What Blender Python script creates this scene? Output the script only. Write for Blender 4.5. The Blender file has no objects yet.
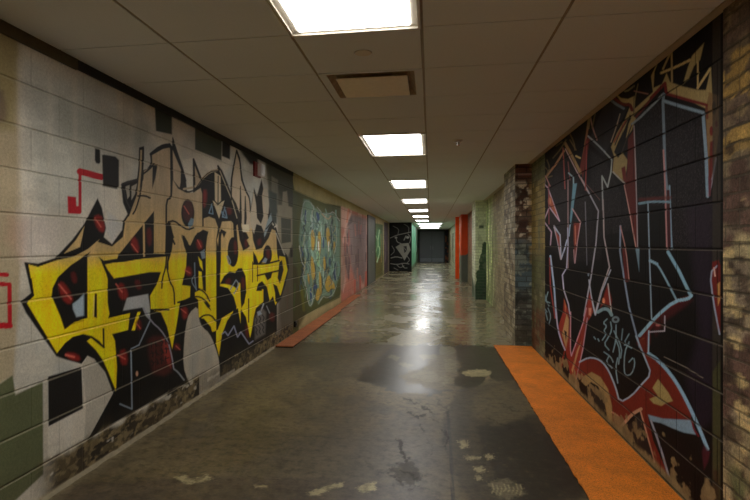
import bpy, bmesh, math, random
import numpy as np
from mathutils import Vector, Matrix

scene = bpy.context.scene
COL = scene.collection

# ------------------------------------------------------------------ camera, light level
F, DEL, VPX, VPY = 561.0, 96.0, 430.5, 244.0      # focal length, yaw offset, corridor vanishing point
NN = math.hypot(F, DEL)
EYE = 1.258
cam_data = bpy.data.cameras.new('camera')
cam_data.sensor_width = 36.0
cam_data.lens = F / 750 * 36
cam_data.shift_x = (375 - (VPX - DEL)) / 750
cam_data.shift_y = (VPY - 250) / 750
cam_data.clip_end = 200
cam = bpy.data.objects.new('camera', cam_data)
COL.objects.link(cam)
cam.location = (0, 0, EYE)
cam.rotation_euler = (math.pi / 2, 0, math.atan2(DEL, F))
scene.camera = cam

world = bpy.data.worlds.new('world')
scene.world = world
world.use_nodes = True
world.node_tree.nodes['Background'].inputs[0].default_value = (0, 0, 0, 1)
world.node_tree.nodes['Background'].inputs[1].default_value = 0

vs = scene.view_settings
vs.view_transform = 'Standard'
vs.look = 'None'
vs.gamma = 1
vs.use_curve_mapping = False
vs.exposure = 1.57
scene.cycles.max_bounces = 16
scene.cycles.diffuse_bounces = 10
LIGHT = 4.2                    # brightness of the ceiling light panels
LIGHT_COL = (1.0, 0.985, 0.965)
FAR_COL = (0.93, 0.96, 1.0)

# ------------------------------------------------------------------ dimensions (metres)
XL, XR = -1.87, 1.22           # long walls
CEIL = 2.243
YB, YE = -4.0, 39.3            # back and far end of the corridor
YBOX, XBOX = 25.9, -0.85       # where the corridor narrows

def lin(rgb):
    a = np.asarray(rgb, float) / 255.0
    return np.where(a <= 0.04045, a / 12.92, ((a + 0.055) / 1.055) ** 2.4)

def wallpt(px, py, X):
    """point on a long wall at plane x = X seen at a given place of the photograph"""
    u = px - VPX
    return X * (NN * NN / u + DEL) / F, EYE + (VPY - py) * X * NN / (u * F)

def floorpt(px, py):
    v = py - VPY
    X = (px - VPX) / v * EYE * F / NN
    return X, X * DEL / F + EYE * NN / v

# ------------------------------------------------------------------ value noise
_rs = np.random.RandomState(7)
_lat = _rs.rand(256, 256)
def vnoise(x, y):
    xi = np.floor(x).astype(int); yi = np.floor(y).astype(int)
    fx = x - xi; fy = y - yi
    fx = fx * fx * (3 - 2 * fx); fy = fy * fy * (3 - 2 * fy)
    g = lambda a, b: _lat[a & 255, b & 255]
    return (g(xi, yi) * (1 - fx) + g(xi + 1, yi) * fx) * (1 - fy) + (g(xi, yi + 1) * (1 - fx) + g(xi + 1, yi + 1) * fx) * fy
def fbm(x, y, o=4):
    s = 0; a = 0.5; t = 0
    for k in range(o):
        s = s + a * vnoise(x * 2 ** k + 17.3 * k, y * 2 ** k + 9.1 * k); t += a; a *= 0.5
    return s / t
def sstep(a, b, x):
    t = np.clip((x - a) / (b - a), 0, 1)
    return t * t * (3 - 2 * t)

def chaikin(p, closed, n=1):
    p = [tuple(map(float, q)) for q in p]
    for _ in range(n):
        q = []
        m = len(p)
        rng = range(m) if closed else range(m - 1)
        if not closed: q.append(p[0])
        for i in rng:
            a, b = p[i], p[(i + 1) % m]
            q.append((a[0] * .75 + b[0] * .25, a[1] * .75 + b[1] * .25))
            q.append((a[0] * .25 + b[0] * .75, a[1] * .25 + b[1] * .75))
        if not closed: q.append(p[-1])
        p = q
    return p

def pts(s):
    v = [float(t) for t in s.replace(',', ' ').split()]
    return list(zip(v[0::2], v[1::2]))

class Paint:
    """spray paint laid on the grid of a wall or floor; P, Q are drawing coordinates of each grid point"""
    def __init__(self, P, Q, A, B, base, rough=0.6):
        self.P, self.Q, self.A, self.B = P, Q, A, B
        self.C = np.ones(P.shape + (3,)) * np.asarray(base)
        self.R = np.ones(P.shape) * rough
    def _box(self, p, m):
        xs = [q[0] for q in p]; ys = [q[1] for q in p]
        ok = (self.P > min(xs) - m) & (self.P < max(xs) + m) & (self.Q > min(ys) - m) & (self.Q < max(ys) + m)
        i = np.where(ok.any(axis=1))[0]; j = np.where(ok.any(axis=0))[0]
        if len(i) == 0 or len(j) == 0: return None
        return slice(i[0], i[-1] + 1), slice(j[0], j[-1] + 1)
    def _dist(self, x, y, p, closed):
        d = np.full(x.shape, 1e9); n = len(p)
        for k in range(n if closed else n - 1):
            ax, ay = p[k]; bx, by = p[(k + 1) % n]
            dx, dy = bx - ax, by - ay
            L = dx * dx + dy * dy + 1e-9
            t = np.clip(((x - ax) * dx + (y - ay) * dy) / L, 0, 1)
            d = np.minimum(d, (x - ax - t * dx) ** 2 + (y - ay - t * dy) ** 2)
        return np.sqrt(d)
    def _put(self, sl, m, col, op, rough):
        c = col(self.A[sl], self.B[sl]) if callable(col) else lin(col) * K
        m = (m * op)[..., None]
        self.C[sl] = self.C[sl] * (1 - m) + c * m
        if rough is not None:
            self.R[sl] = self.R[sl] * (1 - m[..., 0]) + rough * m[..., 0]
    def poly(self, p, col, soft=0.5, op=1.0, sm=0, rough=None, wob=0.0, wf=0.3):
        if isinstance(p, str): p = pts(p)
        if sm: p = chaikin(p, True, sm)
        sl = self._box(p, soft + 1 + wob)
        if sl is None: return
        x, y = self.P[sl], self.Q[sl]
        if wob:
            x = x + wob * 2 * (fbm(x * wf, y * wf) - .5) * 2; y = y + wob * 2 * (fbm(x * wf + 50, y * wf + 31) - .5)
        ins = np.zeros(x.shape, bool); n = len(p)
        for k in range(n):
            ax, ay = p[k]; bx, by = p[(k + 1) % n]
            if ay == by: continue
            c = ((ay > y) != (by > y)) & (x < (bx - ax) * (y - ay) / (by - ay) + ax)
            ins ^= c
        d = self._dist(x, y, p, True)
        sd = np.where(ins, -d, d)
        self._put(sl, 1 - sstep(-soft, soft, sd), col, op, rough)
    def line(self, p, w, col, soft=0.4, op=1.0, sm=1, rough=None, wob=0, wf=.4):
        if isinstance(p, str): p = pts(p)
        if sm and len(p) > 2: p = chaikin(p, False, sm)
        sl = self._box(p, w + soft + 1 + wob)
        if sl is None: return
        x, y = self.P[sl], self.Q[sl]
        if wob:
            x = x + wob * 2 * (fbm(x * wf, y * wf) - .5); y = y + wob * 2 * (fbm(x * wf + 50, y * wf + 31) - .5)
            w = w * (1.7 * fbm(x * wf * .8 + 9, y * wf * .8 + 77))
        d = self._dist(x, y, p, False)
        self._put(sl, 1 - sstep(w / 2 - soft, w / 2 + soft, d), col, op, rough)
    def oval(self, cx, cy, rx, ry, col, rot=0, **k):
        p = []
        c, s = math.cos(math.radians(rot)), math.sin(math.radians(rot))
        for i in range(20):
            t = i * math.pi / 10
            a, b = rx * math.cos(t), ry * math.sin(t)
            p.append((cx + a * c - b * s, cy + a * s + b * c))
        self.poly(p, col, **k)
K = 1.75
ADDED_BACK_LIGHT = True  # extra unseen panel behind the camera, added to brighten the near walls

# ------------------------------------------------------------------ mesh helpers
def link(o, parent=None):
    COL.objects.link(o)
    if parent is not None: o.parent = parent
    return o
def tag(o, label=None, cat=None, group=None, kind=None):
    if label: o['label'] = label
    if cat: o['category'] = cat
    if group: o['group'] = group
    if kind: o['kind'] = kind
    return o
def empty(name, loc, label=None, cat=None, group=None, kind=None):
    o = bpy.data.objects.new(name, None); o.empty_display_size = .1
    COL.objects.link(o); o.location = loc
    return tag(o, label, cat, group, kind)

def grids(name, mat, parts, kind='structure', label=None, cat=None):
    """parts: list of (points array (n,m,3), colour (n,m,3), rough (n,m), flip); joined into one mesh"""
    V, C, Fc, off = [], [], [], 0
    for P, c, r, flip in parts:
        n, m = P.shape[:2]
        V.append(P.reshape(-1, 3))
        C.append(np.concatenate([c, r[..., None]], axis=2).reshape(-1, 4))
        i = np.arange(n * m).reshape(n, m) + off
        q = np.stack([i[:-1, :-1], i[1:, :-1], i[1:, 1:], i[:-1, 1:]], -1).reshape(-1, 4)
        if flip: q = q[:, ::-1]
        Fc.append(q); off += n * m
    V = np.concatenate(V); C = np.concatenate(C); Fc = np.concatenate(Fc)
    me = bpy.data.meshes.new(name)
    me.vertices.add(len(V)); me.vertices.foreach_set('co', V.astype('f').ravel())
    me.loops.add(Fc.size); me.loops.foreach_set('vertex_index', Fc.astype('i').ravel())
    me.polygons.add(len(Fc)); me.polygons.foreach_set('loop_start', np.arange(0, Fc.size, 4, dtype='i'))
    me.polygons.foreach_set('loop_total', np.full(len(Fc), 4, dtype='i'))
    me.update(calc_edges=True)
    at = me.color_attributes.new('paint', 'FLOAT_COLOR', 'POINT')
    at.data.foreach_set('color', np.clip(C, 0, 1).astype('f').ravel())
    me.materials.append(mat)
    o = bpy.data.objects.new(name, me); COL.objects.link(o)
    return tag(o, label, cat, None, kind)

class MB:
    def __init__(self): self.bm = bmesh.new()
    def box(self, x0, x1, y0, y1, z0, z1, bev=0):
        g = bmesh.ops.create_cube(self.bm, size=1)
        for v in g['verts']:
            v.co = Vector(((x0 + x1) / 2 + v.co.x * (x1 - x0), (y0 + y1) / 2 + v.co.y * (y1 - y0), (z0 + z1) / 2 + v.co.z * (z1 - z0)))
        if bev:
            es = {e for v in g['verts'] for e in v.link_edges}
            bmesh.ops.bevel(self.bm, geom=list(es), offset=bev, segments=2, affect='EDGES', profile=.5)
        return self
    def frustum(self, x0, x1, y0, y1, z0, i, z1):
        """rectangle at z0, inset by i at z1"""
        a = [self.bm.verts.new(p) for p in ((x0, y0, z0), (x1, y0, z0), (x1, y1, z0), (x0, y1, z0))]
        b = [self.bm.verts.new(p) for p in ((x0 + i, y0 + i, z1), (x1 - i, y0 + i, z1), (x1 - i, y1 - i, z1), (x0 + i, y1 - i, z1))]
        for k in range(4):
            self.bm.faces.new((a[k], a[(k + 1) % 4], b[(k + 1) % 4], b[k]))
        return self
    def cyl(self, c, r0, r1, h, seg=24, axis='Z', cap=True):
        rot = {'Z': Matrix.Identity(4), 'X': Matrix.Rotation(math.pi / 2, 4, 'Y'), 'Y': Matrix.Rotation(-math.pi / 2, 4, 'X')}[axis]
        bmesh.ops.create_cone(self.bm, cap_ends=cap, segments=seg, radius1=r0, radius2=r1, depth=h, matrix=Matrix.Translation(c) @ rot)
        return self
    def build(self, name, mat, parent=None, smooth=False):
        bmesh.ops.recalc_face_normals(self.bm, faces=self.bm.faces)
        me = bpy.data.meshes.new(name); self.bm.to_mesh(me); self.bm.free()
        me.materials.append(mat)
        if smooth:
            for p in me.polygons: p.use_smooth = len(p.vertices) == 4
        o = bpy.data.objects.new(name, me)
        return link(o, parent)

# ------------------------------------------------------------------ materials
def newmat(name):
    m = bpy.data.materials.new(name); m.use_nodes = True
    nt = m.node_tree
    return m, nt, nt.nodes['Principled BSDF']
def N(nt, t, **k):
    n = nt.nodes.new(t)
    for a, b in k.items(): setattr(n, a, b)
    return n
def math_(nt, op, a, b=None, clamp=False):
    n = N(nt, 'ShaderNodeMath', operation=op, use_clamp=clamp)
    for i, v in enumerate((a, b)):
        if v is None: continue
        if isinstance(v, (int, float)): n.inputs[i].default_value = v
        else: nt.links.new(v, n.inputs[i])
    return n.outputs[0]
def mix_(nt, fac, a, b, mode='MIX'):
    n = N(nt, 'ShaderNodeMix', data_type='RGBA', blend_type=mode)
    for s, v in ((n.inputs[0], fac), (n.inputs[6], a), (n.inputs[7], b)):
        if isinstance(v, (int, float)): s.default_value = v
        elif isinstance(v, tuple): s.default_value = v + (1,) * (4 - len(v))
        else: nt.links.new(v, s)
    return n.outputs[2]
def noise_(nt, scale, detail=4, rough=.55, vec=None):
    n = N(nt, 'ShaderNodeTexNoise'); n.inputs['Scale'].default_value = scale
    n.inputs['Detail'].default_value = detail; n.inputs['Roughness'].default_value = rough
    if vec is not None: nt.links.new(vec, n.inputs['Vector'])
    return n.outputs[0]
def ramp_(nt, fac, stops):
    n = N(nt, 'ShaderNodeValToRGB'); r = n.color_ramp
    while len(r.elements) < len(stops): r.elements.new(.5)
    for e, (p, c) in zip(r.elements, stops):
        e.position = p; e.color = (c, c, c, 1) if isinstance(c, (int, float)) else tuple(c) + (1,)
    nt.links.new(fac, n.inputs[0]); return n.outputs[0]

def flat(name, rgb, rough=.5, metal=0, noise=.15, scale=30, bump=0.0):
    m, nt, b = newmat(name)
    c = tuple(lin(rgb) * 1.0)
    tc = N(nt, 'ShaderNodeTexCoord').outputs['Object']
    nz = noise_(nt, scale, 5, .6, tc)
    f = ramp_(nt, nz, [(0.25, 1 - noise), (0.75, 1 + noise)])
    nt.links.new(mix_(nt, 1.0, c, f, 'MULTIPLY'), b.inputs['Base Color'])
    b.inputs['Roughness'].default_value = rough; b.inputs['Metallic'].default_value = metal
    if bump:
        bp = N(nt, 'ShaderNodeBump'); bp.inputs['Strength'].default_value = bump; bp.inputs['Distance'].default_value = .004
        nt.links.new(nz, bp.inputs['Height']); nt.links.new(bp.outputs[0], b.inputs['Normal'])
    return m

JOINTS = [k * .2032 - .025 for k in range(1, 12)]
JOINTS_R = [k * .2032 + .016 for k in range(1, 11)]
def rows_with_joints(n, js=None):
    h = list(np.linspace(0, CEIL + .02, n))
    for j in (js or JOINTS):
        h = [v for v in h if abs(v - j) > .0075] + [j - .0055, j - .003, j + .003, j + .0055]
    return np.array(sorted(h))
def lit_lips(pt, B, col, op, js=None):  # paints the lit lower lips of the joint grooves in a lighter tone
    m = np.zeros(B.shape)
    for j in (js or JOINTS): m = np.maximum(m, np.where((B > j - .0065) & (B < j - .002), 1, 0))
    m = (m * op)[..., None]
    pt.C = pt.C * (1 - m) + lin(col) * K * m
def groove(B, s=1):
    d = np.zeros(B.shape)
    for j in (JOINTS_R if s > 0 else JOINTS): d = np.maximum(d, np.where(abs(B - j) < .004, .004, 0))
    return d * s
def masonry(name, bw, rh, mortar, mcol, vary, bump, rough_mul=1.0, shift=(0, 0), bumpd=.006, grain=.18, mortar_op=.6, spec=.2):
    """painted block or brick: colour attribute 'paint' broken by joints, per-brick change and grain"""
    m, nt, b = newmat(name)
    at = N(nt, 'ShaderNodeAttribute', attribute_name='paint')
    geo = N(nt, 'ShaderNodeNewGeometry')
    sp = N(nt, 'ShaderNodeSeparateXYZ'); nt.links.new(geo.outputs['Position'], sp.inputs[0])
    u = math_(nt, 'ADD', math_(nt, 'ADD', sp.outputs[0], sp.outputs[1]), shift[0])
    v = math_(nt, 'ADD', sp.outputs[2], shift[1])
    # wobble of the joints
    wn = noise_(nt, 9, 2, .5, geo.outputs['Position'])
    v2 = math_(nt, 'ADD', v, math_(nt, 'MULTIPLY', math_(nt, 'SUBTRACT', wn, .5), mortar * .9))
    cb = N(nt, 'ShaderNodeCombineXYZ'); nt.links.new(u, cb.inputs[0]); nt.links.new(v2, cb.inputs[1])
    br = N(nt, 'ShaderNodeTexBrick'); nt.links.new(cb.outputs[0], br.inputs['Vector'])
    br.inputs['Scale'].default_value = 1; br.inputs['Brick Width'].default_value = bw
    br.inputs['Row Height'].default_value = rh; br.inputs['Mortar Size'].default_value = mortar
    br.inputs['Mortar Smooth'].default_value = .35; br.inputs['Bias'].default_value = 0
    br.inputs['Color1'].default_value = (1 - vary,) * 3 + (1,); br.inputs['Color2'].default_value = (1 + vary,) * 3 + (1,)
    br.inputs['Mortar'].default_value = (1, 1, 1, 1)
    n1 = noise_(nt, 70, 5, .65, geo.outputs['Position'])
    n2 = noise_(nt, 3.5, 5, .6, geo.outputs['Position'])
    n3 = noise_(nt, 260, 3, .7, geo.outputs['Position'])
    f3 = ramp_(nt, n3, [(.3, 1 - grain * .9), (.7, 1 + grain * .9)])
    f1 = ramp_(nt, n1, [(.25, 1 - grain), (.75, 1 + grain)])
    f2 = ramp_(nt, n2, [(.25, .86), (.75, 1.12)])
    c = mix_(nt, 1, at.outputs['Color'], br.outputs['Color'], 'MULTIPLY')
    c = mix_(nt, 1, c, f1, 'MULTIPLY'); c = mix_(nt, 1, c, f2, 'MULTIPLY'); c = mix_(nt, 1, c, f3, 'MULTIPLY')
    jf = math_(nt, 'MULTIPLY', br.outputs['Fac'], mortar_op)
    c = mix_(nt, jf, c, tuple(mcol))
    b.inputs['Specular IOR Level'].default_value = spec
    nt.links.new(c, b.inputs['Base Color'])
    nt.links.new(math_(nt, 'MULTIPLY', at.outputs['Alpha'], rough_mul), b.inputs['Roughness'])
    h = math_(nt, 'SUBTRACT', math_(nt, 'MULTIPLY', n1, .25), br.outputs['Fac'])
    bp = N(nt, 'ShaderNodeBump'); bp.inputs['Strength'].default_value = bump; bp.inputs['Distance'].default_value = bumpd
    nt.links.new(h, bp.inputs['Height']); nt.links.new(bp.outputs[0], b.inputs['Normal'])
    return m
# ------------------------------------------------------------------ left wall: painted block
def steps(a, b, f):
    out = [a]
    while out[-1] < b: out.append(min(b, out[-1] + f(out[-1])))
    return np.array(out)
def wall_grid(X, ys, hs):
    A, B = np.meshgrid(ys, hs, indexing='ij')
    den = A * F - X * DEL
    P = np.where(den > 300, VPX + X * NN * NN / np.maximum(den, 1), -9999 if X < 0 else 9999)
    Q = VPY - (B - EYE) * (P - VPX) * F / (X * NN)
    return A, B, P, Q
def wall_part(X, A, B, pt):
    return np.stack([X + groove(B, 1 if X > 0 else -1), A, B], -1), pt.C, pt.R, X > 0

WHITE = (184, 178, 164); BLK = (15, 13, 11); RED = (120, 30, 24); PINK = (190, 95, 80)
LBLUE = (135, 150, 158); GREEN = (54, 58, 40)
def letter(a, h):      # letters fade from yellow below to sand above
    t = sstep(1.10, 1.24, h + .05 * (fbm(a * 6, h * 6) - .5))[..., None]
    t2 = sstep(1.25, 1.75, h)[..., None]
    y = lin((214, 182, 10)) * K; s = lin((172, 146, 96)) * K; g = lin((160, 143, 116)) * K
    c = y * (1 - t) + (s * (1 - t2) + g * t2) * t
    n = .74 + .5 * fbm(a * 16, h * 4)
    return c * n[..., None]
def whitewash(a, h):
    n = fbm(a * 2.2, h * 3)[..., None]; m = fbm(a * 1.3 + 9, h * 1.7 + 4)[..., None]
    v = fbm(a * 5, h * 1.1 + 30)[..., None]; w = fbm(a * 3 + 7, h * 7 + 3)[..., None]
    c = lin(WHITE) * K * (1.08 - .30 * n)
    t = .6 * sstep(.48, .68, m); c = c * (1 - t) + lin((128, 132, 128)) * K * t
    t = .35 * sstep(.5, .7, v); c = c * (1 - t) + lin((170, 160, 140)) * K * t
    t = .30 * sstep(.52, .66, w); c = c * (1 - t) + lin((120, 112, 96)) * K * t
    return c
ys = steps(-4, 2.0, lambda y: .1)
ys = np.concatenate([ys[:-1], steps(2.0, 7.53, lambda y: .0045 + .0016 * max(0, y - 2.2))])
hs = rows_with_joints(440)
A, B, P, Q = wall_grid(XL, ys, hs)
L = Paint(P, Q, A, B, (0, 0, 0))
L.C = np.ones_like(L.C) * whitewash(A, B)
# beige end of the wall, greenish smears
L.poly('-900 -900 17 -100 19 130 22 240 14 376 -30 400 -900 500', (142, 126, 92), soft=3, op=.75)
L.poly('-900 -300 16 -40 20 60 14 130 -900 100', (120, 108, 66), soft=8, op=.7)
L.poly('-60 80 2 84 8 112 4 124 -60 130', (92, 76, 66), soft=4, op=.7, sm=1)
L.poly('24 60 90 84 100 150 96 200 40 215 28 150', (122, 130, 124), soft=14, op=.45)
L.poly('60 100 150 130 150 150 60 140', (110, 112, 100), soft=10, op=.4)
L.poly('18 210 60 220 55 250 20 262', (176, 166, 158), soft=8, op=.5)
L.poly('8 214 26 222 24 262 6 240', (168, 120, 104), soft=9, op=.3)
L.poly('40 350 60 358 50 380 20 372', (170, 164, 148), soft=6, op=.5)
L.poly('108 212 125 225 113 243 105 230', (158, 160, 160), soft=3, op=.6)
for sx in (19, 50, 75, 132):
    L.line([(sx, 60), (sx, 250)], 5, (172, 166, 152), soft=2.5, op=.25, sm=0)
# red marks
for p in ('0 274.5 8.4 274.5',): L.line('-9 274.5 7.2 274.7', 4, (152, 20, 28))
L.line('-9 283.5 9.5 284.5 9.8 325 -9 327', 4.2, (152, 20, 28), sm=0)
L.line('-9 325.5 9.8 325.6', 6, (152, 20, 28), sm=0)
L.line('80 171.5 101 177', 6.5, (148, 24, 32), sm=0)
L.line('80 169.5 80 212', 3, (148, 24, 32), sm=0)
L.poly('67.5 196 76 197 76.5 206 80.5 206 80.5 214 68 213.5', (150, 20, 30), soft=.7)
# black blocks
L.poly('95 148 100 149 100.5 162 99 164 96 163 94.8 160', BLK, soft=.7)
L.poly('102 155 104 154.5 115.5 156.5 119 160 119 186 117 189 103 186', (26, 24, 22), soft=.8)
L.poly('48 376.6 81.6 366.8 83 408.5 48.5 426.5', (24, 22, 20), soft=.7)
L.poly('-60 396 0 384 12.8 375 15.5 395 43 381.4 43.5 474 16 500 -60 560', (78, 82, 56), soft=1)
L.line('45.5 378 46 478', 4, (150, 142, 126), soft=1.5, op=.6)
# dark green blocks and dark band under the ceiling
L.poly('154 90 171.8 96 172 134.5 156 131', (42, 46, 34), soft=.8)
L.poly('172 100 195 108 240 138 294 160 294 175 268 164 247 152 222 140 196 128 172 116', (40, 40, 32), soft=2.5)
L.poly('195 108 222 120 221.5 160.5 195 149.5', (52, 56, 42), soft=.8)
L.poly('222.5 122 230.5 128 230 159.5 222 156', (20, 19, 17), soft=.8)
L.poly('240 150 258 156 258 166 250 164 244 156', (34, 34, 28), soft=1.5)
L.poly('265 160 294 172 294 345 283 350 279 300 286 256 281 242 277 214 270 205 268 185', (74, 72, 60), soft=1.5)
L.poly('268 162 294 175 294 212 284 206 278 190 270 184', (54, 56, 44), soft=2)
L.poly('271.5 176 278 180 278 210 271.5 205', (100, 98, 86), soft=1)
L.poly('268.5 190 277 194 277 224 269.5 222', (52, 60, 56), soft=1.5)
L.poly('277.5 205 282 205 283 192 287 191 288.5 206 292.3 207.5 292.3 244 288 256.5 283.5 253 278 238', (128, 122, 104), soft=1)
L.poly('281 217.5 291 219 291 242 281.5 243.5', (62, 64, 54), soft=.8)
L.line('281 228.5 291 229.5', 1, (90, 88, 76)); L.poly('289.8 248 292.8 248 292.8 257 290.4 258', (30, 28, 26), soft=.6)
L.line('288 288 287.4 308', 1.8, (105, 36, 30), op=.8); L.line('285 292 288 289', 1.6, (105, 36, 30), op=.8)
L.poly('279 256 294 258 294 350 276 352', (84, 76, 64), soft=2, op=.85)

# --- the big piece: black ground
L.poly('24 262 38 263.5 55 258 72 240 84 224 97.6 198 102 208 106 228 104 237 112 244 122 230 123 221 127.5 214 123 203 121 184 127 181 137 179 139 165 139.5 147.5 144 146 144 158 143 170 147 169 151 163 150 155 152 152 163 144.5 170 143 172 146 172.4 137 177 152 182 166 186.5 181 187 192 193 193 193.2 159 202 181 209 174 217 171 217.8 165 222 170 228 184 231.5 196 231 178 236.5 149.5 240 158 242 178 246 191 249.5 197 250.5 210 254 188 257 196 261.5 179 265 196 269 205 272 224 276 230 280 244 283 253 287 256 288.5 270 285.6 284 281 299 277 304 277 332 265 348 244 363 222 376 195 394 188 384 175 388 137 410 100 431 84 446 94 428 113 393 105 372 94 359 87.5 356 81.6 364 67 360 56.4 356.5 42 336 26 313 20.6 301.5 31 293 28 279', BLK, soft=.7)
# whitewash showing between the upper strokes
L.poly('182.6 160 192.4 158 192.4 192 187.4 190', WHITE, soft=.6, op=.85)
L.poly('194.8 166 201.5 183 195.5 187', (150, 136, 112), soft=.5)
# sand and yellow letters
Y = letter
L.poly('28.6 264.5 38 267 56 260.5 74 256.5 88 249 99.3 239.5 91 251 80 259 71 265 58 277 52.5 288 51.5 296 60 316 64.5 329.5 74 322.5 87 318 95 318.5 100 322 110 322 112 346 105 348 99.6 341 92 336 83 334 72.6 337 65 343 57 353 42 328 27 303 34 296 31 279', Y)
L.poly('84.5 226 76 240 64 253.6 80 247 82.5 236', Y)
L.poly('87.5 257 91 256 98 256 104 266 107.6 279 107.6 303 109.4 314 108 318.5 130 313 128 330 112 334 115 341 117 367 116 391 108 371 103 360 96 350 87 341 91 338 103 348 104 330 99 322 95 318.5 87.5 318', Y)
L.poly('95 293 97 294 97 318 94 317', BLK); L.line('94 296 93.4 316', .9, (190, 180, 110), op=.8)
L.line('103.4 329 103.8 347', 1.8, BLK); L.line('85 335.6 94 338 104 347.5', 1.8, BLK)
L.line('65 329 72 323.5 84 320.6', 1, (80, 66, 10), op=.6)
L.line('31 279 33.5 295.5', 1.6, BLK)
L.poly('137.6 312 140.6 312 134.8 330.4 131.6 330.4', Y)
L.poly('96.5 241.5 112 246.5 123 237 125.4 221 134 208 139.5 190 143.5 179 144 171 151.6 167 151.4 155.5 163 149 170 147.5 170.5 196.5 167.6 198.5 166 210 165 254 154 253.6 154 211 118.4 255 117 258.6 104 260.6 99 257 88 255.6', Y)
L.line('143.7 220 144.2 257.5', 1.9, (170, 146, 100), sm=0)
L.poly('152.6 165 157.6 164.6 155.4 178 152.2 189', BLK)
L.poly('140.2 150 142.2 150 141.4 170 139.4 192 134 209 129 216 137 195 139.6 170', (150, 132, 100))
L.line('139.6 148 139 170 136 190 128.5 216', 1.2, BLK); L.line('143.4 148 142.6 170 141 192 136 209 133 214', 1.6, BLK)
L.line('122.5 184 130 181.6 137 179.6', 2.2, (36, 34, 32)); L.line('124 190 126 200 130 208', 1.6, (40, 38, 38)); L.poly('125.5 186.5 129.5 185 129.6 196 127.5 199', (140, 134, 120))
L.poly('131.5 186.5 137 183.5 135 194 131.5 200', (140, 134, 120))
L.line('143 174 149 169.5 154 164', 1.8, BLK)
L.line('138 196 145 195.6 150 198', 1.8, BLK)
# merged T and middle column
L.poly('105 264.6 121 261 144 258.5 167.6 256.4 166 268 168.6 270 168.6 262 172 250 173.4 238 182 238 186.6 253 186 268 182 285 190.5 286 190 297 180 302 178 316 172.2 349 167 326 161 312.5 151 310 150 296 157 284 161 272 150 272 139 274 114 278.4 108 270', Y)
L.line('166.6 256 165.6 268 162.4 278 161.8 288', 1.5, BLK); L.line('167 268 169.6 281 174 289 174.6 304', 1.5, BLK)
L.line('102.5 262.4 121 261.6 144 257.4 167.5 255.4', 1.8, BLK); L.line('102.5 262.4 105.6 270 110 278.5', 2, BLK)
L.line('150 310 160 309.6 168.6 309.6', 2, BLK); L.line('178 302.5 185 300.6 192 299', 2, BLK)
# lower "M" letter in the middle
L.poly('170.6 223 174.6 221.6 181 226.6 188 230.6 193.6 228 199 224.6 203.5 218.5 209 216.6 215 219 218 227.6 216.2 239 216.2 310 216.2 344 219 356 221.8 335 227 321 233 312 238 308 240.6 323 240.6 311 245.6 323 250.5 339.5 253.6 318 256 308 263 302 263 290 269 302 273 296 275.6 305 281 294 287.6 270 285 257 279.5 256 278.6 262 277 253 276 231 272 229 268.6 238 262 248 256 250 253 240 252 226 250 218 246 226 240 222 236 226 231 221 222 221.6 220 229 217 240 220 257 220 286 228 288 234 297 236.6 307 232 312 222 318 217.6 330 212.5 332 206 321.4 198.6 317 198.4 300 195 297 195 291 201 288.6 206 292 205.6 250 207.6 234 203 230.6 197 233 191 246 185 242 181 234.6 184 246 187 253 186 262 172 262 175 240 172.6 232', Y)
# black counters between the letters
L.poly('182 234.6 184.5 236 188 242 189.6 247 195 235.6 203 229.6 208.4 231.6 207.6 235.4 204 234.6 206 246 205.2 290 202.6 289 202.6 271 203 262 198 254 198 288.6 194.8 292 194.6 299 190.2 298 190.6 286 182.4 285 186.2 268 187 254 184 246', BLK)
L.poly('198.2 256.6 202 261.6 203 270.5 200 266', Y); L.poly('198.6 271 201.6 272 203 289 198.6 288', Y)
L.line('195.4 291.4 200 289 206 293.6 209.6 301', 1.5, BLK); L.line('195.6 296.6 200.6 297 206 301 209.6 306', 1.5, BLK)
L.line('199 319 204 315 211 315 216 321', 1.6, BLK)
L.poly('203 301 208 303 211.4 311 207 307', BLK); L.poly('198.6 318 204 318.6 211 327 214.4 345 208.6 331.6 203 328', BLK)
L.poly('216.2 253 218 246 219 232 221 231 221 262 219.6 284 217 284', BLK)
L.poly('220.6 228.6 226.4 232 224 238 222 233 220 240', BLK)
L.oval(233, 252, 5.4, 15, BLK); L.poly('233 222 236 222 238 246 234 240', BLK)
L.poly('237 220 240 219 242.5 232 246 248 243.4 251 239.6 240', BLK)
L.poly('242 231 246.5 232.6 249 238 246.6 240 250 246 247 248.6 243.5 250', BLK)
L.poly('253 251 256 256 258.5 263 262 258.6 264.6 254.6 264.6 262 257 265 253.4 264', BLK)
L.oval(259, 234, 4.2, 12, BLK); L.oval(267.6, 254.5, 4.4, 9.4, BLK)
L.poly('220 284 224 276 230 271.4 235 273 238 268.4 242 268 245.6 276 246.4 292 244.4 303 241.4 308 240 296 237 289 233 286 227 284', BLK)
L.line('239 284 239.4 306', 2.6, (205, 172, 8)); L.poly('226.4 294 232 299 236.4 307 236.4 320 233 318 233 308 225.6 307.6', BLK); L.line('222 308 225.6 314', 1.2, BLK)
L.poly('241 309 246 317 250 338 253.4 324 253.4 340 244 352 241 330', BLK)
L.poly('256.2 291 258 284 262 281 267 287 269.6 300 268 305 263.4 302 263 291', BLK); L.line('262.6 290 262.6 301', 1.6, (200, 168, 10))
L.poly('264.5 274.4 272.4 272.4 271 278 267.4 280.4', BLK); L.poly('273 283.6 277 286 280.6 297 277.4 302 275.4 302 275 293', BLK)
L.line('253.4 264 266 264 279 260.6', 1.7, BLK); L.line('257.4 275.6 266 273.6 279 270.6', 1.7, BLK); L.line('257.6 266 257.6 281', .9, BLK)
L.poly('279.4 262 282 260 283.6 270 280 284 277.6 278', BLK)
L.line('248.6 299 248.6 322', 1.3, (60, 50, 8)); L.line('252.6 262 252.6 282', 1, (60, 50, 8))
L.line('170.4 282 170.6 284', 1, BLK)
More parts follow.
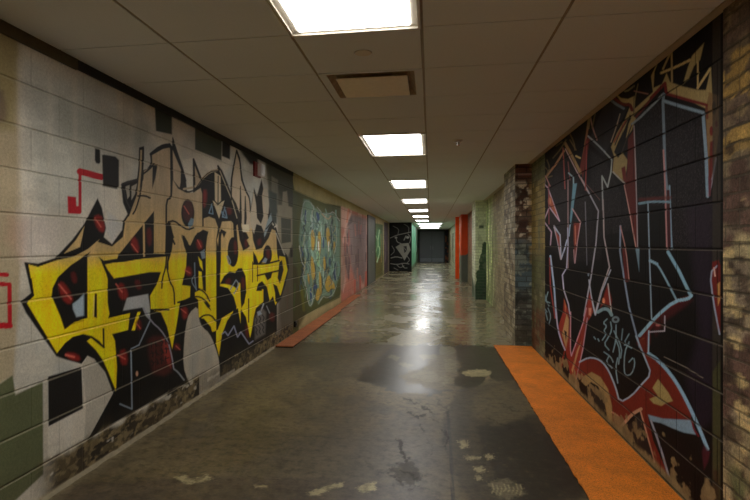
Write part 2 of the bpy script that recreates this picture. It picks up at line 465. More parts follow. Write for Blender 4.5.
# second upper letter with oval, arrow, tall strokes on the right
L.poly('173 180 178 188.6 186.6 193 193.6 192.6 200.6 188 202.2 194 202.2 222 198 230 188 231 180 227 174 222 166.6 223 166.6 200 171.6 197.6', Y)
L.poly('172.6 150 181 170 180.6 182 179.6 188 173.4 180', (162, 146, 122))
L.line('172.8 138 177 152 182 166 186 181', 1.1, BLK); L.line('171.6 147 171.6 190 171 198 166.4 200 166.2 222', 1.8, BLK)
L.line('151 154 160 146.6 168 144.6 172 148', 3, BLK, sm=1); L.line('151 154 151.6 164', 1.6, BLK)
L.oval(187.8, 213, 6.6, 13.6, BLK); L.oval(188, 211, 5.2, 11, (60, 26, 24), soft=2); L.poly('188 224 191 218 194 219 193 225 189.4 229', (104, 124, 136))
L.line('168.4 222 174 220.4 181 226 188 230 193.6 227.6', 1.7, BLK); L.line('168.4 222 169.5 230 172 238 174.6 244', 1.8, BLK)
L.line('180 188 187 192.4 196 190 202.4 180.6 209.6 174 217 172 220.4 177', 1.6, BLK)
L.line('184 189 196 187 202 178.6 210 171.6 217 170', 2.2, (150, 134, 108)); L.line('196 188 202 179 209.4 171.8 217.4 170.6', .9, BLK)
L.line('193.4 159 194 190', 1.2, BLK, sm=0); L.line('193.6 159 202 181', 1.6, BLK)
L.line('203 190 203 226', 1.4, BLK)
L.poly('214.6 172 220.6 176 221 201 225 200 219 219.4 212 199.4 215 201', (172, 158, 128)); L.line('218.2 176 218 203', 1, BLK); L.line('211 199 214.6 201 218 204.6 221 201.6 225.4 199.4 219.2 220.6 211.4 199', 1.2, BLK, sm=0)
L.line('218 166 221 172 226 184 231 194 234 203 239 220 243 238', 1.8, (30, 27, 24)); L.line('220 171 226 186 232 200 237 218', .9, (150, 140, 118))
L.poly('231.8 196 232.6 178 236.6 153 239.4 162 241 180 246 193 250 200 251.4 228 246.6 232 242.6 226 240 214 236 203', (164, 148, 124))
L.line('236.6 150.5 232.4 172 231 184 231.4 200', 1.2, BLK); L.line('236.8 150.5 240 160 241.6 178 246 191 249.6 198 250.6 212', 1.3, BLK)
for x, t, b in ((240.4, 186, 224), (245.2, 196, 224), (254.4, 190, 216), (257, 197, 222)):
    L.poly([(x - 1.1, b), (x - .4, t), (x + .5, t), (x + 1.6, b - 6), (x + .8, b + 2)], BLK)
L.poly('250.4 214 252.6 200 253.6 190 256 204 257 218 261 224 263.5 216 262 196 264 186 267.6 206 268 222 264 232 261.6 226 256.4 224 254 234 251 226', (158, 146, 126))
L.poly('263.5 190 267 188 269 205 268.4 214 265.6 212', (158, 150, 132))
L.poly('242 224.6 248.8 224.4 249.4 231.6 243 232', (186, 176, 150)); L.poly('249 240 252.6 239 252.4 246 249 245', (170, 150, 100))
L.poly('264.6 238.6 268.6 227 272.4 222 271 213 267 222 264 234', (116, 130, 134), soft=.6); L.line('264.6 238 270 229.6 275 225 272.6 221 266 229', 1.2, (26, 26, 28), sm=0)
L.line('275.4 228 280 243 283 252 287 256 288.4 268', 1.6, BLK)
L.line('276 233 281.6 247 284.6 254.6', 1.2, (150, 146, 132))
# red sprays inside the black, with pale scratches
R = RED
for p in ('57.5 284 62 281 68 288 73.5 299 69.4 305 62 299', '64 352 78 354 81 361 70 360', '117 286 122 282 128 292 127 300 120 299', '93 217 100 214 105 224 104 233 98 230', '130 240 136 236 140 252 134 252', '119 351 126 349 128 364 121 365', '184.6 268 190 266 192.4 275 187 276', '181.6 308 187 307 188 317 183 320', '196 240.6 201 240 203 248 198 250', '203 190 207 190 206 205 203.6 208'):
    L.poly(p, R, soft=2, op=.85, sm=1)
for p in ('70 273 75 271 78 282 73 284', '134 280 140 280 142 289 137 290', '146 229 151 227 152 244 148 247', '135 320 141 319 142 330 136 330', '174 343 180 344 180 350 174 350', '225 281 230 277 231 284 226 285', '242 276 245 280 244 290 241 286', '266 250 270 250 270 258 267 259', '234 240 237 242 237 254 234 254', '257 240 261 238 261 244 258 246', '246 322 249 330 248 340 245 332', '226 208 231 207 232 214 228 215', '270 312 275 314 274 322 269 320', '245 239 247.6 240 247 248 244.6 246'):
    L.poly(p, (88, 26, 22), soft=1.6, op=.75, sm=1)
L.poly('148 340 153 336 163 336 168 342 171 354 171 372 164 376 153 374 149 356', (96, 40, 34), soft=3, op=.4)
L.poly('162 338 168 342 171 354 171 368 165 360', (150, 56, 48), soft=2, op=.6)
for a, w in (('59 284.5 71 299', 1.6), ('66 355 74 357', 2.2), ('116 284 122 292', 1.4), ('95 218 101 227', 1.2), ('131.6 244 138 252.6', 1.2), ('118 355 125 359', 1.2), ('184.6 270 190 273', 1), ('181 309 186 313', 1), ('176 346 180 349.6', .9), ('137 324 140.6 328.6', .9), ('184 206 189 214', .9), ('197.6 240 201 247', .9)):
    L.line(a, w, PINK, soft=.5, op=.75)
# pale blue pieces and thin lines
L.poly('84 293.6 84 315.6 76.4 317 73 309 72.6 304 78 300', LBLUE, soft=1)
L.poly('127 298 148 294 150 308 150 320 146 316 142.4 307.4 123 310.6', (150, 152, 150), soft=.8)
L.line('143.6 308 151.6 322 160.6 329.5 168 341 172 357 173.6 368', 1.2, (130, 128, 140)); L.line('150 321 139 345 131 349 131.6 381 132 409 120 404', 1.3, (118, 128, 138), sm=0)
L.oval(137, 373.6, 1.2, 2.6, (160, 120, 96)); L.line('174 369 178 372 184 380', 1.4, (120, 124, 128))
L.line('194.6 263 195 280 196.4 290', 1.2, (98, 112, 124)); L.line('194 276 191 281 196 289', 1, (98, 112, 124)); L.poly('200.4 252 204.6 249 205.4 258 202 259', (110, 122, 132))
L.line('212 204 209 213 213 214 212 206', 1, (98, 122, 140), sm=0); L.line('225 207 222.4 217 227 218 225.4 210', 1, (98, 122, 140), sm=0)
L.line('221.5 211 226 217 224 218 221.4 212', .7, (98, 122, 140)); L.line('228 256 231 262 229 265 227 256', 1, (110, 120, 130))
L.poly('262 262 265 257.6 267.4 259 266 263', (120, 132, 140)); L.line('230 290 236 280 239 284 234 294', 1.1, (124, 134, 144), sm=0)
L.line('263.6 304 261 311', 1.2, (150, 156, 160)); L.line('266.6 306 269.6 313', .9, (120, 124, 130))
L.line('222 334 225 331.6 228 335.6 234 326 237.6 337 241 332 249 344 253 341', 1.2, (122, 126, 146), sm=0)
# pale tombstone shape
L.poly('198 305.5 189 313 186 325 184 342 183.2 366 188 381 195 394 220 383 219.6 362 214.8 345 209 332.6 203 328 198.6 320', (156, 148, 132), soft=.6, sm=1)
L.poly('191 320 198 316 202 336 196 378 189 376', (134, 136, 130), soft=3, op=.5)
L.poly('204 336 209 340 212 360 206 372', (124, 128, 120), soft=3, op=.35)
L.poly('82.6 364.4 87.4 356.4 94 359.4 104.6 373 112.6 393 94 427.6 84 444 86 404', (152, 146, 132), soft=.6)
# small tag writing in black and grey
rnd = random.Random(4)
for r in range(3):
    for c in range(4):
        x, y = 151.5 + c * 4.8, 345 + r * 9 - c * 1.2
        L.line([(x, y - 3), (x + rnd.uniform(-1, 2.5), y), (x + rnd.uniform(0, 1), y + 3)], 1.1, (30, 22, 20))
        L.line([(x - 1, y + rnd.uniform(-3, 0)), (x + 3, y + rnd.uniform(-2, 3))], 1, (30, 22, 20))
L.poly('254.6 318 262 308 266 312 265 334 255 340', (110, 104, 98), soft=1.6, op=.7)
for x, y in ((256.5, 321), (260, 320), (263.4, 319), (256.5, 331), (259.6, 330), (263, 328.6)):
    L.line([(x - 1, y - 4), (x + 1, y - 1), (x - .6, y + 1), (x + .8, y + 4)], 1, (30, 28, 28))
L.poly('257 312 260 310.6 262 314 258 316', (130, 140, 150), soft=.6)
# bare worn foot of the wall
def foot(a, h):
    n = fbm(a * 9, h * 16)[..., None]; m = fbm(a * 22 + 5, h * 30)[..., None]
    k = sstep(.46, .54, fbm(a * 26 + 2, h * 40))[..., None]; q = sstep(.52, .6, fbm(a * 13 + 8, h * 30 + 3))[..., None]
    return (lin((122, 108, 78)) * (1 - n) + lin((84, 72, 50)) * n) * K * (.7 + .6 * m) * (1 - .55 * k) * (1 - q) + q * lin((40, 34, 26)) * K
m = (1 - sstep(.15, .21, B + .10 * (fbm(A * 7, B * 12) - .5)))
m = m * sstep(.30, .42, fbm(A * 11 + 3, B * 20) + .22 * (1 - sstep(.0, .16, B)))
m = m * sstep(2.35, 2.6, A)
m = np.where((A > 4.35) & (A < 5.2), m * .45, m)
L.C = L.C * (1 - m[..., None]) + foot(A, B) * m[..., None]
m = (1 - sstep(.012, .03, B + .02 * (fbm(A * 8, B * 3) - .5)))[..., None] * .8
L.C = L.C * (1 - m) + lin((150, 138, 112)) * K * m
m = (1 - sstep(0, .35, B))[..., None] * .25 * sstep(.35, .6, fbm(A * 3, B * 5))[..., None]
L.C = L.C * (1 - m) + lin((84, 72, 52)) * K * m
lit_lips(L, B, (150, 140, 116), .2)
LEFT1 = wall_part(XL, A, B, L)

# ------------------------------------------------------------------ left wall, farther stretch
ys = steps(7.53, YBOX, lambda y: .011 + .0012 * (y - 7))
hs = rows_with_joints(230)
A, B, P, Q = wall_grid(XL, ys, hs)
M = Paint(P, Q, A, B, lin((146, 136, 98)) * K)
M.C *= (.9 + .2 * fbm(A * 2, B * 3))[..., None]
M.poly('291 172 291 345 298.8 338 298.8 318.5 317 309 339.8 297.6 341 290 341 206 325 203.4 312 198 294.6 190.5', (70, 74, 38), soft=.8)
M.poly('290 192 297 194 297 300 290 300', (66, 74, 50), soft=1.6, op=.7)
M.poly('291 262 297 268 300 290 307 312 300 326 291 330', (58, 52, 28), soft=1.6, op=.8)
M.line('295 284 294 310', 1.5, (60, 78, 30), op=.6); M.line('301.5 290 304 310', 2.6, (92, 92, 24), soft=1, op=.7)
# teal letters with ochre, blue and white
M.poly('299 240 301 218 304 199 309 200 315 208 322 213 333 213 340 223 340 275 336 286 333 296 323 296 318.6 304 315.4 297 311 307 309 304 306.6 286 302.6 278 306 267 300 247', (100, 124, 108), soft=1.4)
gr = random.Random(12)
TEAL = [(126, 158, 140), (108, 142, 128), (140, 164, 156), (94, 120, 96)]
DKS = [(40, 54, 62), (48, 66, 78), (52, 62, 44), (36, 44, 40)]
for i in range(70):
    x = 300.5 + 39 * gr.random() ; y0 = gr.uniform(206, 284); ln = gr.uniform(8, 22)
    if x > 334: y0 = min(y0, 262)
    c = gr.choice(TEAL + DKS)
    M.line([(x, y0), (x + gr.uniform(-2, 2), y0 + ln * .35), (x + gr.uniform(-2.2, 2.2), y0 + ln * .7), (x + gr.uniform(-1.4, 1.4), min(302 - .5 * max(0, x - 320), y0 + ln))], gr.uniform(.7, 2.0), c, soft=.5, op=.8)
for p in ('311 231 313.6 229 315 240 313.6 252 311 248', '310.6 256 313 257 315.6 272 313.6 282 311 274', '318 232 320.6 231 321 248 318.8 258 317 250', '318.6 270 321 274 322 292 319.8 298', '325 282 329 274 331 280 334 282 335.6 290 331 288 328.6 293 325.6 290', '325.6 230 328.6 226 331 240 328 250', '315 298 318 286 320.6 294 318 302', '307.4 272 309.4 276 309.6 286 307.6 282', '333.6 240 335.6 244 334.6 256 333 252', '323 258 325 256 326 268 323.8 272'):
    M.poly([(x + .5, y + .8) for x, y in chaikin(pts(p), True, 1)], (38, 42, 44), soft=.9, op=.8)
    M.poly(p, (164, 136, 58), soft=.5, sm=1)
for p in ('312.6 288 315 283 318 287 314 290', '333.6 270 335.6 269 336.6 281 334.6 280', '309.4 291 311.6 286 312 300 310.6 303', '301 246 303 248 303.4 258 301.4 254', '322.6 236 324.4 238 324 250 322.4 247', '329.6 256 331 260 330.4 268 328.8 264', '316 210 320 216 319 222 316.6 218', '305 208 306.6 212 306 226 304.4 222'):
    M.poly(p, (44, 64, 100), soft=.6, sm=1)
M.poly('316.4 252 318.6 249 320.4 260 318.8 268 316.6 264', (128, 166, 126), soft=.5, sm=1)
M.line('299.4 246 301.6 262 305.4 267 302.2 276 306.2 286 308.4 304 311 306.6 314.6 295', .8, (178, 182, 176), op=.75, wob=.6)
M.line('318.6 304 323 296 327 298 333 295 336.6 286', .7, (170, 174, 166), op=.6, wob=.6)
M.line('301 219 303.6 201 309 201 315 208 311 213 316 222', .9, (150, 158, 158), op=.7, wob=.5); M.line('317 207 323 214 330 214 333 211 340 221', .9, (156, 160, 156), op=.7, wob=.5)
for p in ('305 232 304 246 307 256', '307 262 311 268 309 276', '322 222 321 234 323 240', '331 224 333 236 331 246', '336 228 337 242 335 252', '326 272 325 282 322 288', '311 218 313 226 311 232', '337 262 335 272 337 280', '310 291 313 294 312 301'):
    M.line(p, .6, (170, 182, 180), op=.6, wob=.5)
for i in range(90):
    x = gr.uniform(301, 338); y0 = gr.uniform(206, 286); ln = gr.uniform(5, 13); d = gr.uniform(-3, 3)
    M.line([(x, y0), (x + d, y0 + ln * .5), (x + gr.uniform(-2, 2), min(y0 + ln, 304 - .4 * (x - 300)))], gr.uniform(.5, 1.1), gr.choice([(40, 52, 58), (46, 60, 44), (150, 166, 158), (92, 120, 110), (150, 140, 90), (60, 84, 110)]), soft=.4, op=.55, wob=.8, wf=.5)
M.line('322 214 328 220 331 216', 1.2, (160, 136, 110), op=.8); M.line('318.4 242 318.8 250', 1.2, (206, 208, 198)); M.line('328.6 242 328.6 251', 1, (200, 202, 194)); M.line('316 250 317 236', .8, (150, 176, 160))
# pink panel
def pinkpaint(a, h):
    n = fbm(a * 1.6, h * 2.2)[..., None]; t = sstep(.42, .6, n)
    return (lin((172, 134, 122)) * t + lin((154, 96, 84)) * (1 - t)) * K
M.poly('341 206 367.4 216.5 367.4 292 341 306', pinkpaint, soft=.6)
M.poly('341 240 344 244 347 262 343 290 341 294', (110, 96, 84), soft=1.4, op=.5)
M.poly('352 214 367 219 367 270 364 284 360 276 357 292 354 276 350 262 346 232 349 222', (98, 88, 90), soft=2, op=.85)
for i in range(26):
    x = gr.uniform(344, 367); y = gr.uniform(215, 276)
    M.line([(x, y), (x + gr.uniform(-.8, .8), y + gr.uniform(6, 20))], gr.uniform(.7, 1.5), gr.choice([(150, 80, 72), (66, 52, 58), (60, 46, 50), (164, 104, 90), (100, 84, 88)]), soft=.5, op=.6)
for p in ('346 243 348 247 350 262 349 280 347 272 344.6 262', '351.6 214 352.6 222 347 227 348 222'):
    M.poly(p, (60, 48, 52), soft=.9, op=.7)
M.line('366 272 366 288', 1.6, (150, 66, 54)); M.line('360 276 360.4 292', 1.6, (158, 78, 66)); M.line('355 280 354.6 296', 1.8, (158, 78, 66)); M.line('348.6 209 347 222', 1.6, (170, 110, 92))
# green panel beyond the grey door
M.poly('374.7 223 382.8 225 382.8 274.5 374.7 279', (74, 92, 52), soft=.5)
M.poly('374.7 258 382.8 256 382.8 274.5 374.7 279', (84, 78, 34), soft=2)
M.oval(378.6, 243, 2.6, 15, (62, 112, 70), soft=1.4); M.line('379.5 230 377.5 244 380.5 250 377 262', .9, (150, 178, 140)); M.line('376 236 378.6 242 376 252', .7, (130, 160, 120)); M.line('381 234 381.4 262', .7, (136, 120, 70))
M.poly('384 222 388 223 388 274 384 276', (62, 50, 56), soft=.4); M.poly('388 223 391 224 391 272 388 273.6', (112, 104, 92), soft=.3)
M.line('384.6 240 386 250 385 262', .7, (104, 84, 96))
mm = (1 - sstep(.0, .09, B + .05 * (fbm(A * 5, B * 9) - .5)))[..., None] * .4
M.C = M.C * (1 - mm) + lin((96, 82, 56)) * K * mm
lit_lips(M, B, (140, 130, 100), .25)
LEFT2 = wall_part(XL, A, B, M)
BLOCK = masonry('painted_block', .4064, .2032, .0055, (.05, .045, .035), .03, .55, shift=(2.13, .025), mortar_op=.10, grain=.18)
wl = grids('wall_left', BLOCK, [LEFT1, LEFT2])
# ------------------------------------------------------------------ right wall: dark mural on block
def dark(a, h):
    n = fbm(a * 4, h * 4)[..., None]
    return (lin((18, 14, 14)) * (1 - n) + lin((13, 10, 10)) * n) * K
def speck(a, h):
    rs = np.random.RandomState(3)
    n = fbm(a * 3, h * 3)[..., None]
    s = rs.rand(*a.shape)[..., None] ** 5 * 1.9 + .55
    return lin((36, 31, 33)) * K * (1.05 - .3 * n) * s
Y0, Y1 = 2.595, 6.36
ys = steps(Y0, Y1, lambda y: .0045 + .0012 * max(0, y - 2.6)); hs = rows_with_joints(450, JOINTS_R)
A, B, P, Q = wall_grid(XR, ys, hs)
D = Paint(P, Q, A, B, (0, 0, 0)); D.C = np.ones_like(D.C) * dark(A, B)
BG = (146, 128, 86); RD = (98, 32, 24); BL = (112, 132, 146)
D0 = D.line
D.line = lambda p, w, col, **k: D0(p, w * 1.06, tuple(min(255, q * 1.16) for q in col), **k); PK = (136, 96, 92); RS = (74, 26, 24)
# speckled letter bodies
D.poly('640 110 654 103 663 103 703 113 706 154 707 200 712 200 712 246 670 250 664 205 640 206 638 250 630 230 600 236 592 200 590 150 606 162 620 190 636 184 634 126', speck, soft=1.5)
D.poly('546 184 565 152 585 190 606 160 612 186 600 260 566 262 552 250', speck, soft=2, op=.8)
D.poly('686 206 712 200 712 420 700 430 686 380 700 330', (40, 30, 42), soft=6, op=.6)
D.poly('588 142 607 98 628 108 612 140 604 156', (36, 33, 36), soft=1)
# sand coloured crown
D.poly('660 57 654.4 72 653.5 88 662 84 666.6 73 670 82 683 86.6 697.6 90 706 90 711 67 712.4 99 707 109 690 101 668 94 665.4 82 651 98 636 113 631 118 630 113 640 104 653 92 651 76', BG, soft=.6)
D.poly('683 84 687.7 68 692 56 704 43 700 60 694 66 688.6 79', BG, soft=.8)
D.line('661 73 676 67 690 60', 2.2, BG); D.line('663 69 671.6 50 672 82', 1.8, (120, 106, 74), sm=0); D.line('697.8 62 697.8 88', 1.6, BG); D.line('697.6 88 710 69', 2.2, BG)
D.poly('614 92 621 98 628 99 634.4 96 634.6 104 633 114 628.6 124 626 138 632 130 636 118 630 114 625 128 618 142 614 152 618 158 622 152 627.6 160 625 182 618 176 612.6 171 614 156 611 147 617 133 625 119 631 104 622 103', BG, soft=.6)
D.line('628 119 620 132 615 145', 1, (30, 26, 26)); D.line('632 124 622 152', 1, (44, 36, 32)); D.line('638 84 635 98 634 112', 1, (90, 80, 58)); D.line('622 89 626 92 634 86', 1.6, (96, 90, 74)); D.line('634 91 648 94', 1, (116, 80, 70))
D.poly('709 92 718.6 96 719 132 714.6 166 710 190 707.6 160 705.6 110', (118, 92, 60), soft=1)
D.poly('710 142 714 140 714 160 711 186 708.4 176', (92, 34, 28), soft=1); D.oval(711.4, 131, 1.9, 5, (96, 34, 28)); D.oval(716.4, 124, 1.4, 3.6, (96, 34, 28)); D.oval(714, 108, 2, 7, (60, 50, 36))
# red and blue outlines of the big letters, upper right
D.line('610 94 616 100 624 105 630 104 632 110', 3, RS); D.line('608 97 614 103 623.6 108.4', 2.4, (84, 94, 104)); D.line('651 98 665 83 666.4 93.6 685 99 706.6 105', 2.8, (84, 26, 24), sm=0); D.line('636 117 651 99', 2, RS)
D.line('632 124 640 117.6 654.4 103.4 662 95', 2, (104, 112, 118), sm=0); D.line('663.6 94 663 103 665 168 667 190 671.5 248', 2.6, (88, 100, 112), sm=0)
D.line('664 101 682 106.6 703 112.6 706 154 707.6 196', 3, (98, 114, 128), sm=0); D.line('706.4 106 707.4 118', 2.2, RS, op=.8)
D.line('663.4 150 665 182 667 249', 1.5, (138, 100, 100), sm=0); D.line('669.4 186 671.6 249', 1.7, (100, 120, 136), sm=0); D.poly('666.6 190 669.6 190 671 247 667.6 247', (60, 26, 30), soft=.5)
D.line('708 196 711.6 184 716 158', 1.6, (116, 114, 124)); D.poly('708 176 712 180 710.4 196 708.6 196', (90, 44, 52), soft=.6)
# red column
D.poly('628 139 633.6 130 636 183 636.6 210 637.4 248 636 248 629.6 212 624.4 184 621.6 168 625 166 627 178', (86, 32, 28), soft=.6)
D.poly('621.4 168 625 168 626 182 623 180', RD, soft=.8)
D.line('624 184 629.6 212 636 248', .9, (158, 118, 112)); D.line('634 126 636.2 183 637.6 248', 1, (132, 120, 124)); D.poly('635.4 248 639.4 248 639.2 262 639.2 272', (104, 128, 144), soft=.5)
D.line('613 172 618 177 624.4 183', 1.2, (140, 136, 130)); D.line('620 114 616 128 611 142', 1, (128, 116, 100)); D.line('626 120 614 142', 1.6, (108, 44, 34), op=.8)
# thin letter outlines
D.line('588 136 600 147 612 160 611 172 607.6 187 602 176 603 210', 1.3, (126, 132, 132), sm=0); D.line('603 200 604 237 609.5 267 601 291 595 314 591 296', 1.2, (138, 128, 130), sm=0)
D.line('589.6 112 592 126 597 140', 1.3, (120, 90, 84)); D.line('581 178 598.4 211 596 243 591 277 588 293 584 316', 1.2, (130, 128, 138), sm=0)
D.line('581 178 600 200', .1, PK)
D.line('639 203.6 652 201.4 670 202', 2, (96, 122, 138)); D.line('640 199.6 670 197.6', 3, (80, 32, 30), soft=1.4, op=.7); D.line('648 204 649.6 260 651.6 319', 1.2, (112, 128, 142), sm=0)
D.line('650 261 656 263 661.6 271 676 299', 1.7, (104, 130, 146)); D.line('650 260.6 657 264', 2.6, (104, 130, 146)); D.line('668 252 679 271 690 294', 3, (100, 130, 148), sm=0)
D.poly('691.6 295 690 300 678 304 664 313 650 330 650 344 644 352 637 344 639 335 660 312 676 300', (94, 28, 26), soft=1.6); D.poly('664 312 678 303 692 300 686 306 666 320 656 336 652 324', (70, 22, 24), soft=3, op=.7)
D.line('691.4 295.6 688 299 674.6 301 656.6 316 639.6 335.6', 3, (112, 142, 158)); D.line('650 332 657 331.4 664.6 331 664.8 316', 1.1, (138, 130, 138), sm=0)
D.oval(658, 325, 2.2, 1.2, (160, 90, 84), soft=1); D.poly('638 342 644 338 646 346 645 350 640 349', (140, 92, 58), soft=1)
D.line('620.4 226 620 251 622.8 270 629 307 639.6 347', 1.6, (104, 116, 136), sm=0); D.line('620.4 226 626 250 629 280', 1, (142, 104, 100)); D.poly('622 246 625 250 628.6 282 625 282', (84, 30, 28), soft=.7)
D.poly('607.6 284 612 300 611 308 603.6 304 600 308', (112, 34, 24), soft=.9, sm=0); D.oval(603.6, 301, 1.4, 3, (196, 120, 90), soft=.8)
D.line('610.6 270 602 291 595.4 315 591 295 589 280', 1.2, (132, 136, 148), sm=0); D.line('608 284 611.6 314', 1.1, (150, 142, 140)); D.line('598 312 604 308.4 609 310 611.6 315', 3, (98, 120, 128))
# left letters
D.line('565 143 572 156 580.5 173', 2.6, (118, 94, 64), sm=0); D.line('580.5 173 584 152 588 126', 1.8, (112, 78, 56), sm=0); D.poly('580 166 586 140 590 136 588 150 583 178', (92, 36, 32), soft=.8); D.line('546 177 556 164 564 151', 1.8, (124, 92, 68), sm=0); D.line('588 128 590 112 591 98', 2.6, (104, 86, 60)); D.line('576 156 580 158', 1.6, BG)
for p in ('553 158 560 150 566 140', '547 160 550 168 546 176', '540 170 546 178 552 176', '544 166 549 172', '556 146 562 142', '570 140 576 150', '590 96 596 110 592 128', '568 130 574 142 575 150', '538 168 544 182'):
    D.line(p, 1.2, (84, 72, 48), op=.8)
D.line('563 148 565 188.6', 1, (116, 60, 56), sm=0); D.line('568 162 570 180', .8, (100, 60, 60)); D.line('565.4 149 576 170 587.5 191', 1, (140, 118, 118), sm=0); D.line('587 141 585.4 190', 1.1, (108, 48, 46), sm=0); D.line('589 137 597 144 605 152', 1.4, (120, 128, 134)); D.line('568.6 173 573.4 177.6 573.6 190', 1.2, (112, 130, 138), sm=0)
D.oval(543.6, 181, 1.8, 4, (150, 130, 126), soft=1); D.line('541 170 543 178 542 192', 1, PK); D.line('545.6 176 550 186', 1, PK)
D.poly('573 183.6 577 183.4 575 196 572.6 214 570.6 226 570 218', (94, 130, 146), soft=.5); D.line('568 180 568 268 566.4 268', .9, (118, 96, 96), sm=0); D.line('570 225 569 236', 1, (110, 124, 140))
D.line('541.6 181 548 188 559.5 221 549.4 207 543.7 221 551.5 232 550.4 245', 1.1, (146, 124, 138), sm=0); D.poly('549 194 551.6 198 558 218 550 206', (146, 78, 56), soft=.6); D.oval(549.6, 201, 1.4, 3.6, (178, 116, 84), soft=.8)
D.line('548.6 184 549 224', .8, (116, 60, 66)); D.line('554 226 560 235 561 259 564.6 249 567 240', 1.2, (134, 140, 156), sm=0); D.line('554 226 557.6 240 561 259', 1.5, (140, 130, 138), sm=0); D.poly('555.4 231 559.6 237 560 252', (140, 62, 48), soft=.6)
D.line('572.6 209 580.4 222 577 243 574.8 263 574 250', 1.1, (148, 116, 120), sm=0); D.poly('573.6 222 579.6 223 576.4 246 574.8 260 573.6 240', (104, 40, 34), soft=.6); D.line('575.2 226 575.6 244', 1.2, (154, 96, 78), op=.7)
D.line('567.8 228 568 245 566.6 268 562.4 275 563.8 290 568.4 304 570 316', 1.1, (134, 132, 150), sm=0); D.line('585.2 202 587 265', .8, (84, 82, 90), sm=0); D.oval(588.4, 274.6, .9, 1.6, (104, 116, 130))
D.line('550.4 256 554 286 556.4 318', 1.6, (120, 134, 154), sm=0); D.line('549.6 258 550.4 286 555 318', 1.2, (110, 44, 40), sm=0); D.line('540 236 542.6 244', 1.2, (120, 110, 140))
for a in ('543 290 546 298 543 306 547 312', '548 292 545.6 300 549 306', '544 300 550 303', '548 308 551 316 549 324', '545.6 312 547.6 320'):
    D.line(a, .9, (96, 116, 124))
D.poly('563.8 298 569 312 570.6 350 572 356 583 323 586 306 590 292 593 312 590 318 587 322 582 352 576 379 570 374 565.4 350 561 372 560 366 564.8 348 557.4 329 563 312', (122, 42, 32), soft=.6)
D.poly('566.6 314 562 334 566 349 568 338 569 320', (150, 116, 78), soft=.6); D.poly('564 330 566.8 332 566 341', (40, 28, 26), soft=.4); D.poly('581.4 341 572.6 373 571.4 370 577 350', (156, 120, 84), soft=.5); D.poly('564.4 300 566 306 565.4 314', (176, 100, 64), soft=.6); D.poly('588.6 308 591.4 308 591 316 588.8 315', (170, 120, 100), soft=.7)
D.line('556 312 558 330 561.6 342 565 350', 1.3, (128, 128, 150)); D.line('570.6 312 570.4 350 571.4 356 583 323 586.4 308', 1, (150, 110, 120), sm=0); D.line('587.4 318 583 348 576.4 379', 1, (140, 110, 120), sm=0)
# small silver tag
for a in ('607 319 603 323 607 326 603.6 331 606.4 334 602.4 340', '610.6 322 612 330 608 338 604 344 609 350', '616 325 616 340 613 352', '616 340 620 350 618.6 364', '614 331 622 348 620.6 358', '622.6 329 621.6 340', '629 334 623.6 343.6 631.6 348', '624.4 345 629 344', '617.6 358 615.6 368 617.7 383', '629 342 624.6 352 624 370 625.6 376 632 374 635 364 633.6 357 629 362', '604 352 611 357 613 362', '609 356 606 362 612 368', '594 337 595.4 339', '598 339 599 341'):
    D.line(a, 1.1, (104, 126, 136), op=.9)
D.oval(615.6, 319.6, 3.8, 3.4, (104, 120, 128)); D.oval(615.6, 319.6, 1.8, 1.5, (34, 30, 30), soft=.4)
# lower red arch
D.poly('580 362 588 358.6 596 358.8 601 361.6 608 369.7 615 387 619.5 402 631 396 640 385 651 374 645.6 360 641 349 637 342 645 338 649 353.5 658 360 670.6 374 681 390 692 412 690 422 664 419 648 417 653 440 660 456 669 476 660 470 652 454 645 430 640 411 622 424 618 430 612 420 609 396 602 380 592 372 580 380 577 376', (98, 34, 25), soft=.6)
D.poly('581 381 584 376 591.6 372 600.6 377 608 389 612 406 613 424 607 418 604 398 598 386 591 382 586 386', (140, 118, 76), soft=.7); D.poly('586 388 591.6 384 598 388 604 400 607.6 420 594 406', (34, 30, 26), soft=.8)
D.line('579.6 362 588 357.6 596 358.2 603 362.4 609 371 615.6 387 619.6 402.6 631.6 396 641 385 651.4 374 645.8 360 640 346 636 336', 1.5, (120, 134, 150)); D.line('648.8 331 648.4 353.4 656 358.6', 1.4, (120, 138, 154), sm=0); D.line('648.6 353.6 658 360 670.6 374 681 390 692 412 700 430 707.6 449', 3.2, (106, 134, 154))
D.poly('658 379 652.4 388 658 396 654 397 649.4 399 653.5 403.4 661.6 406 666 403 673 401 668 392', (146, 128, 80), soft=.6); D.poly('648 414.6 663 418.6 690 420 693 426 696 434.6 684 432.6 672 428 661 423 650 421', (110, 134, 152), soft=.8)
D.line('692 421 694 430 698.6 436', 1.6, (80, 20, 26)); D.poly('704 444 710 452 708 462 704 470 702 452', (66, 26, 34), soft=1.2, op=.8)
D.line('651 420.6 660 446 669 477', 1.8, (112, 116, 128)); D.line('640 409.6 648 438 654.4 462', 1.4, (146, 110, 92)); D.line('641 409 632 414 622.6 425', 3, (142, 110, 88)); D.line('612 412 618 416', 1.4, (160, 120, 100), op=.7)
D.poly('640 414 647 438 654 460 640 448 626 428', (36, 28, 26), soft=.8)
D.line('664 357 682 365 703 378', .7, (112, 104, 94), op=.7); D.line('666 364 690 376 704 384', .6, (96, 88, 80), op=.6)
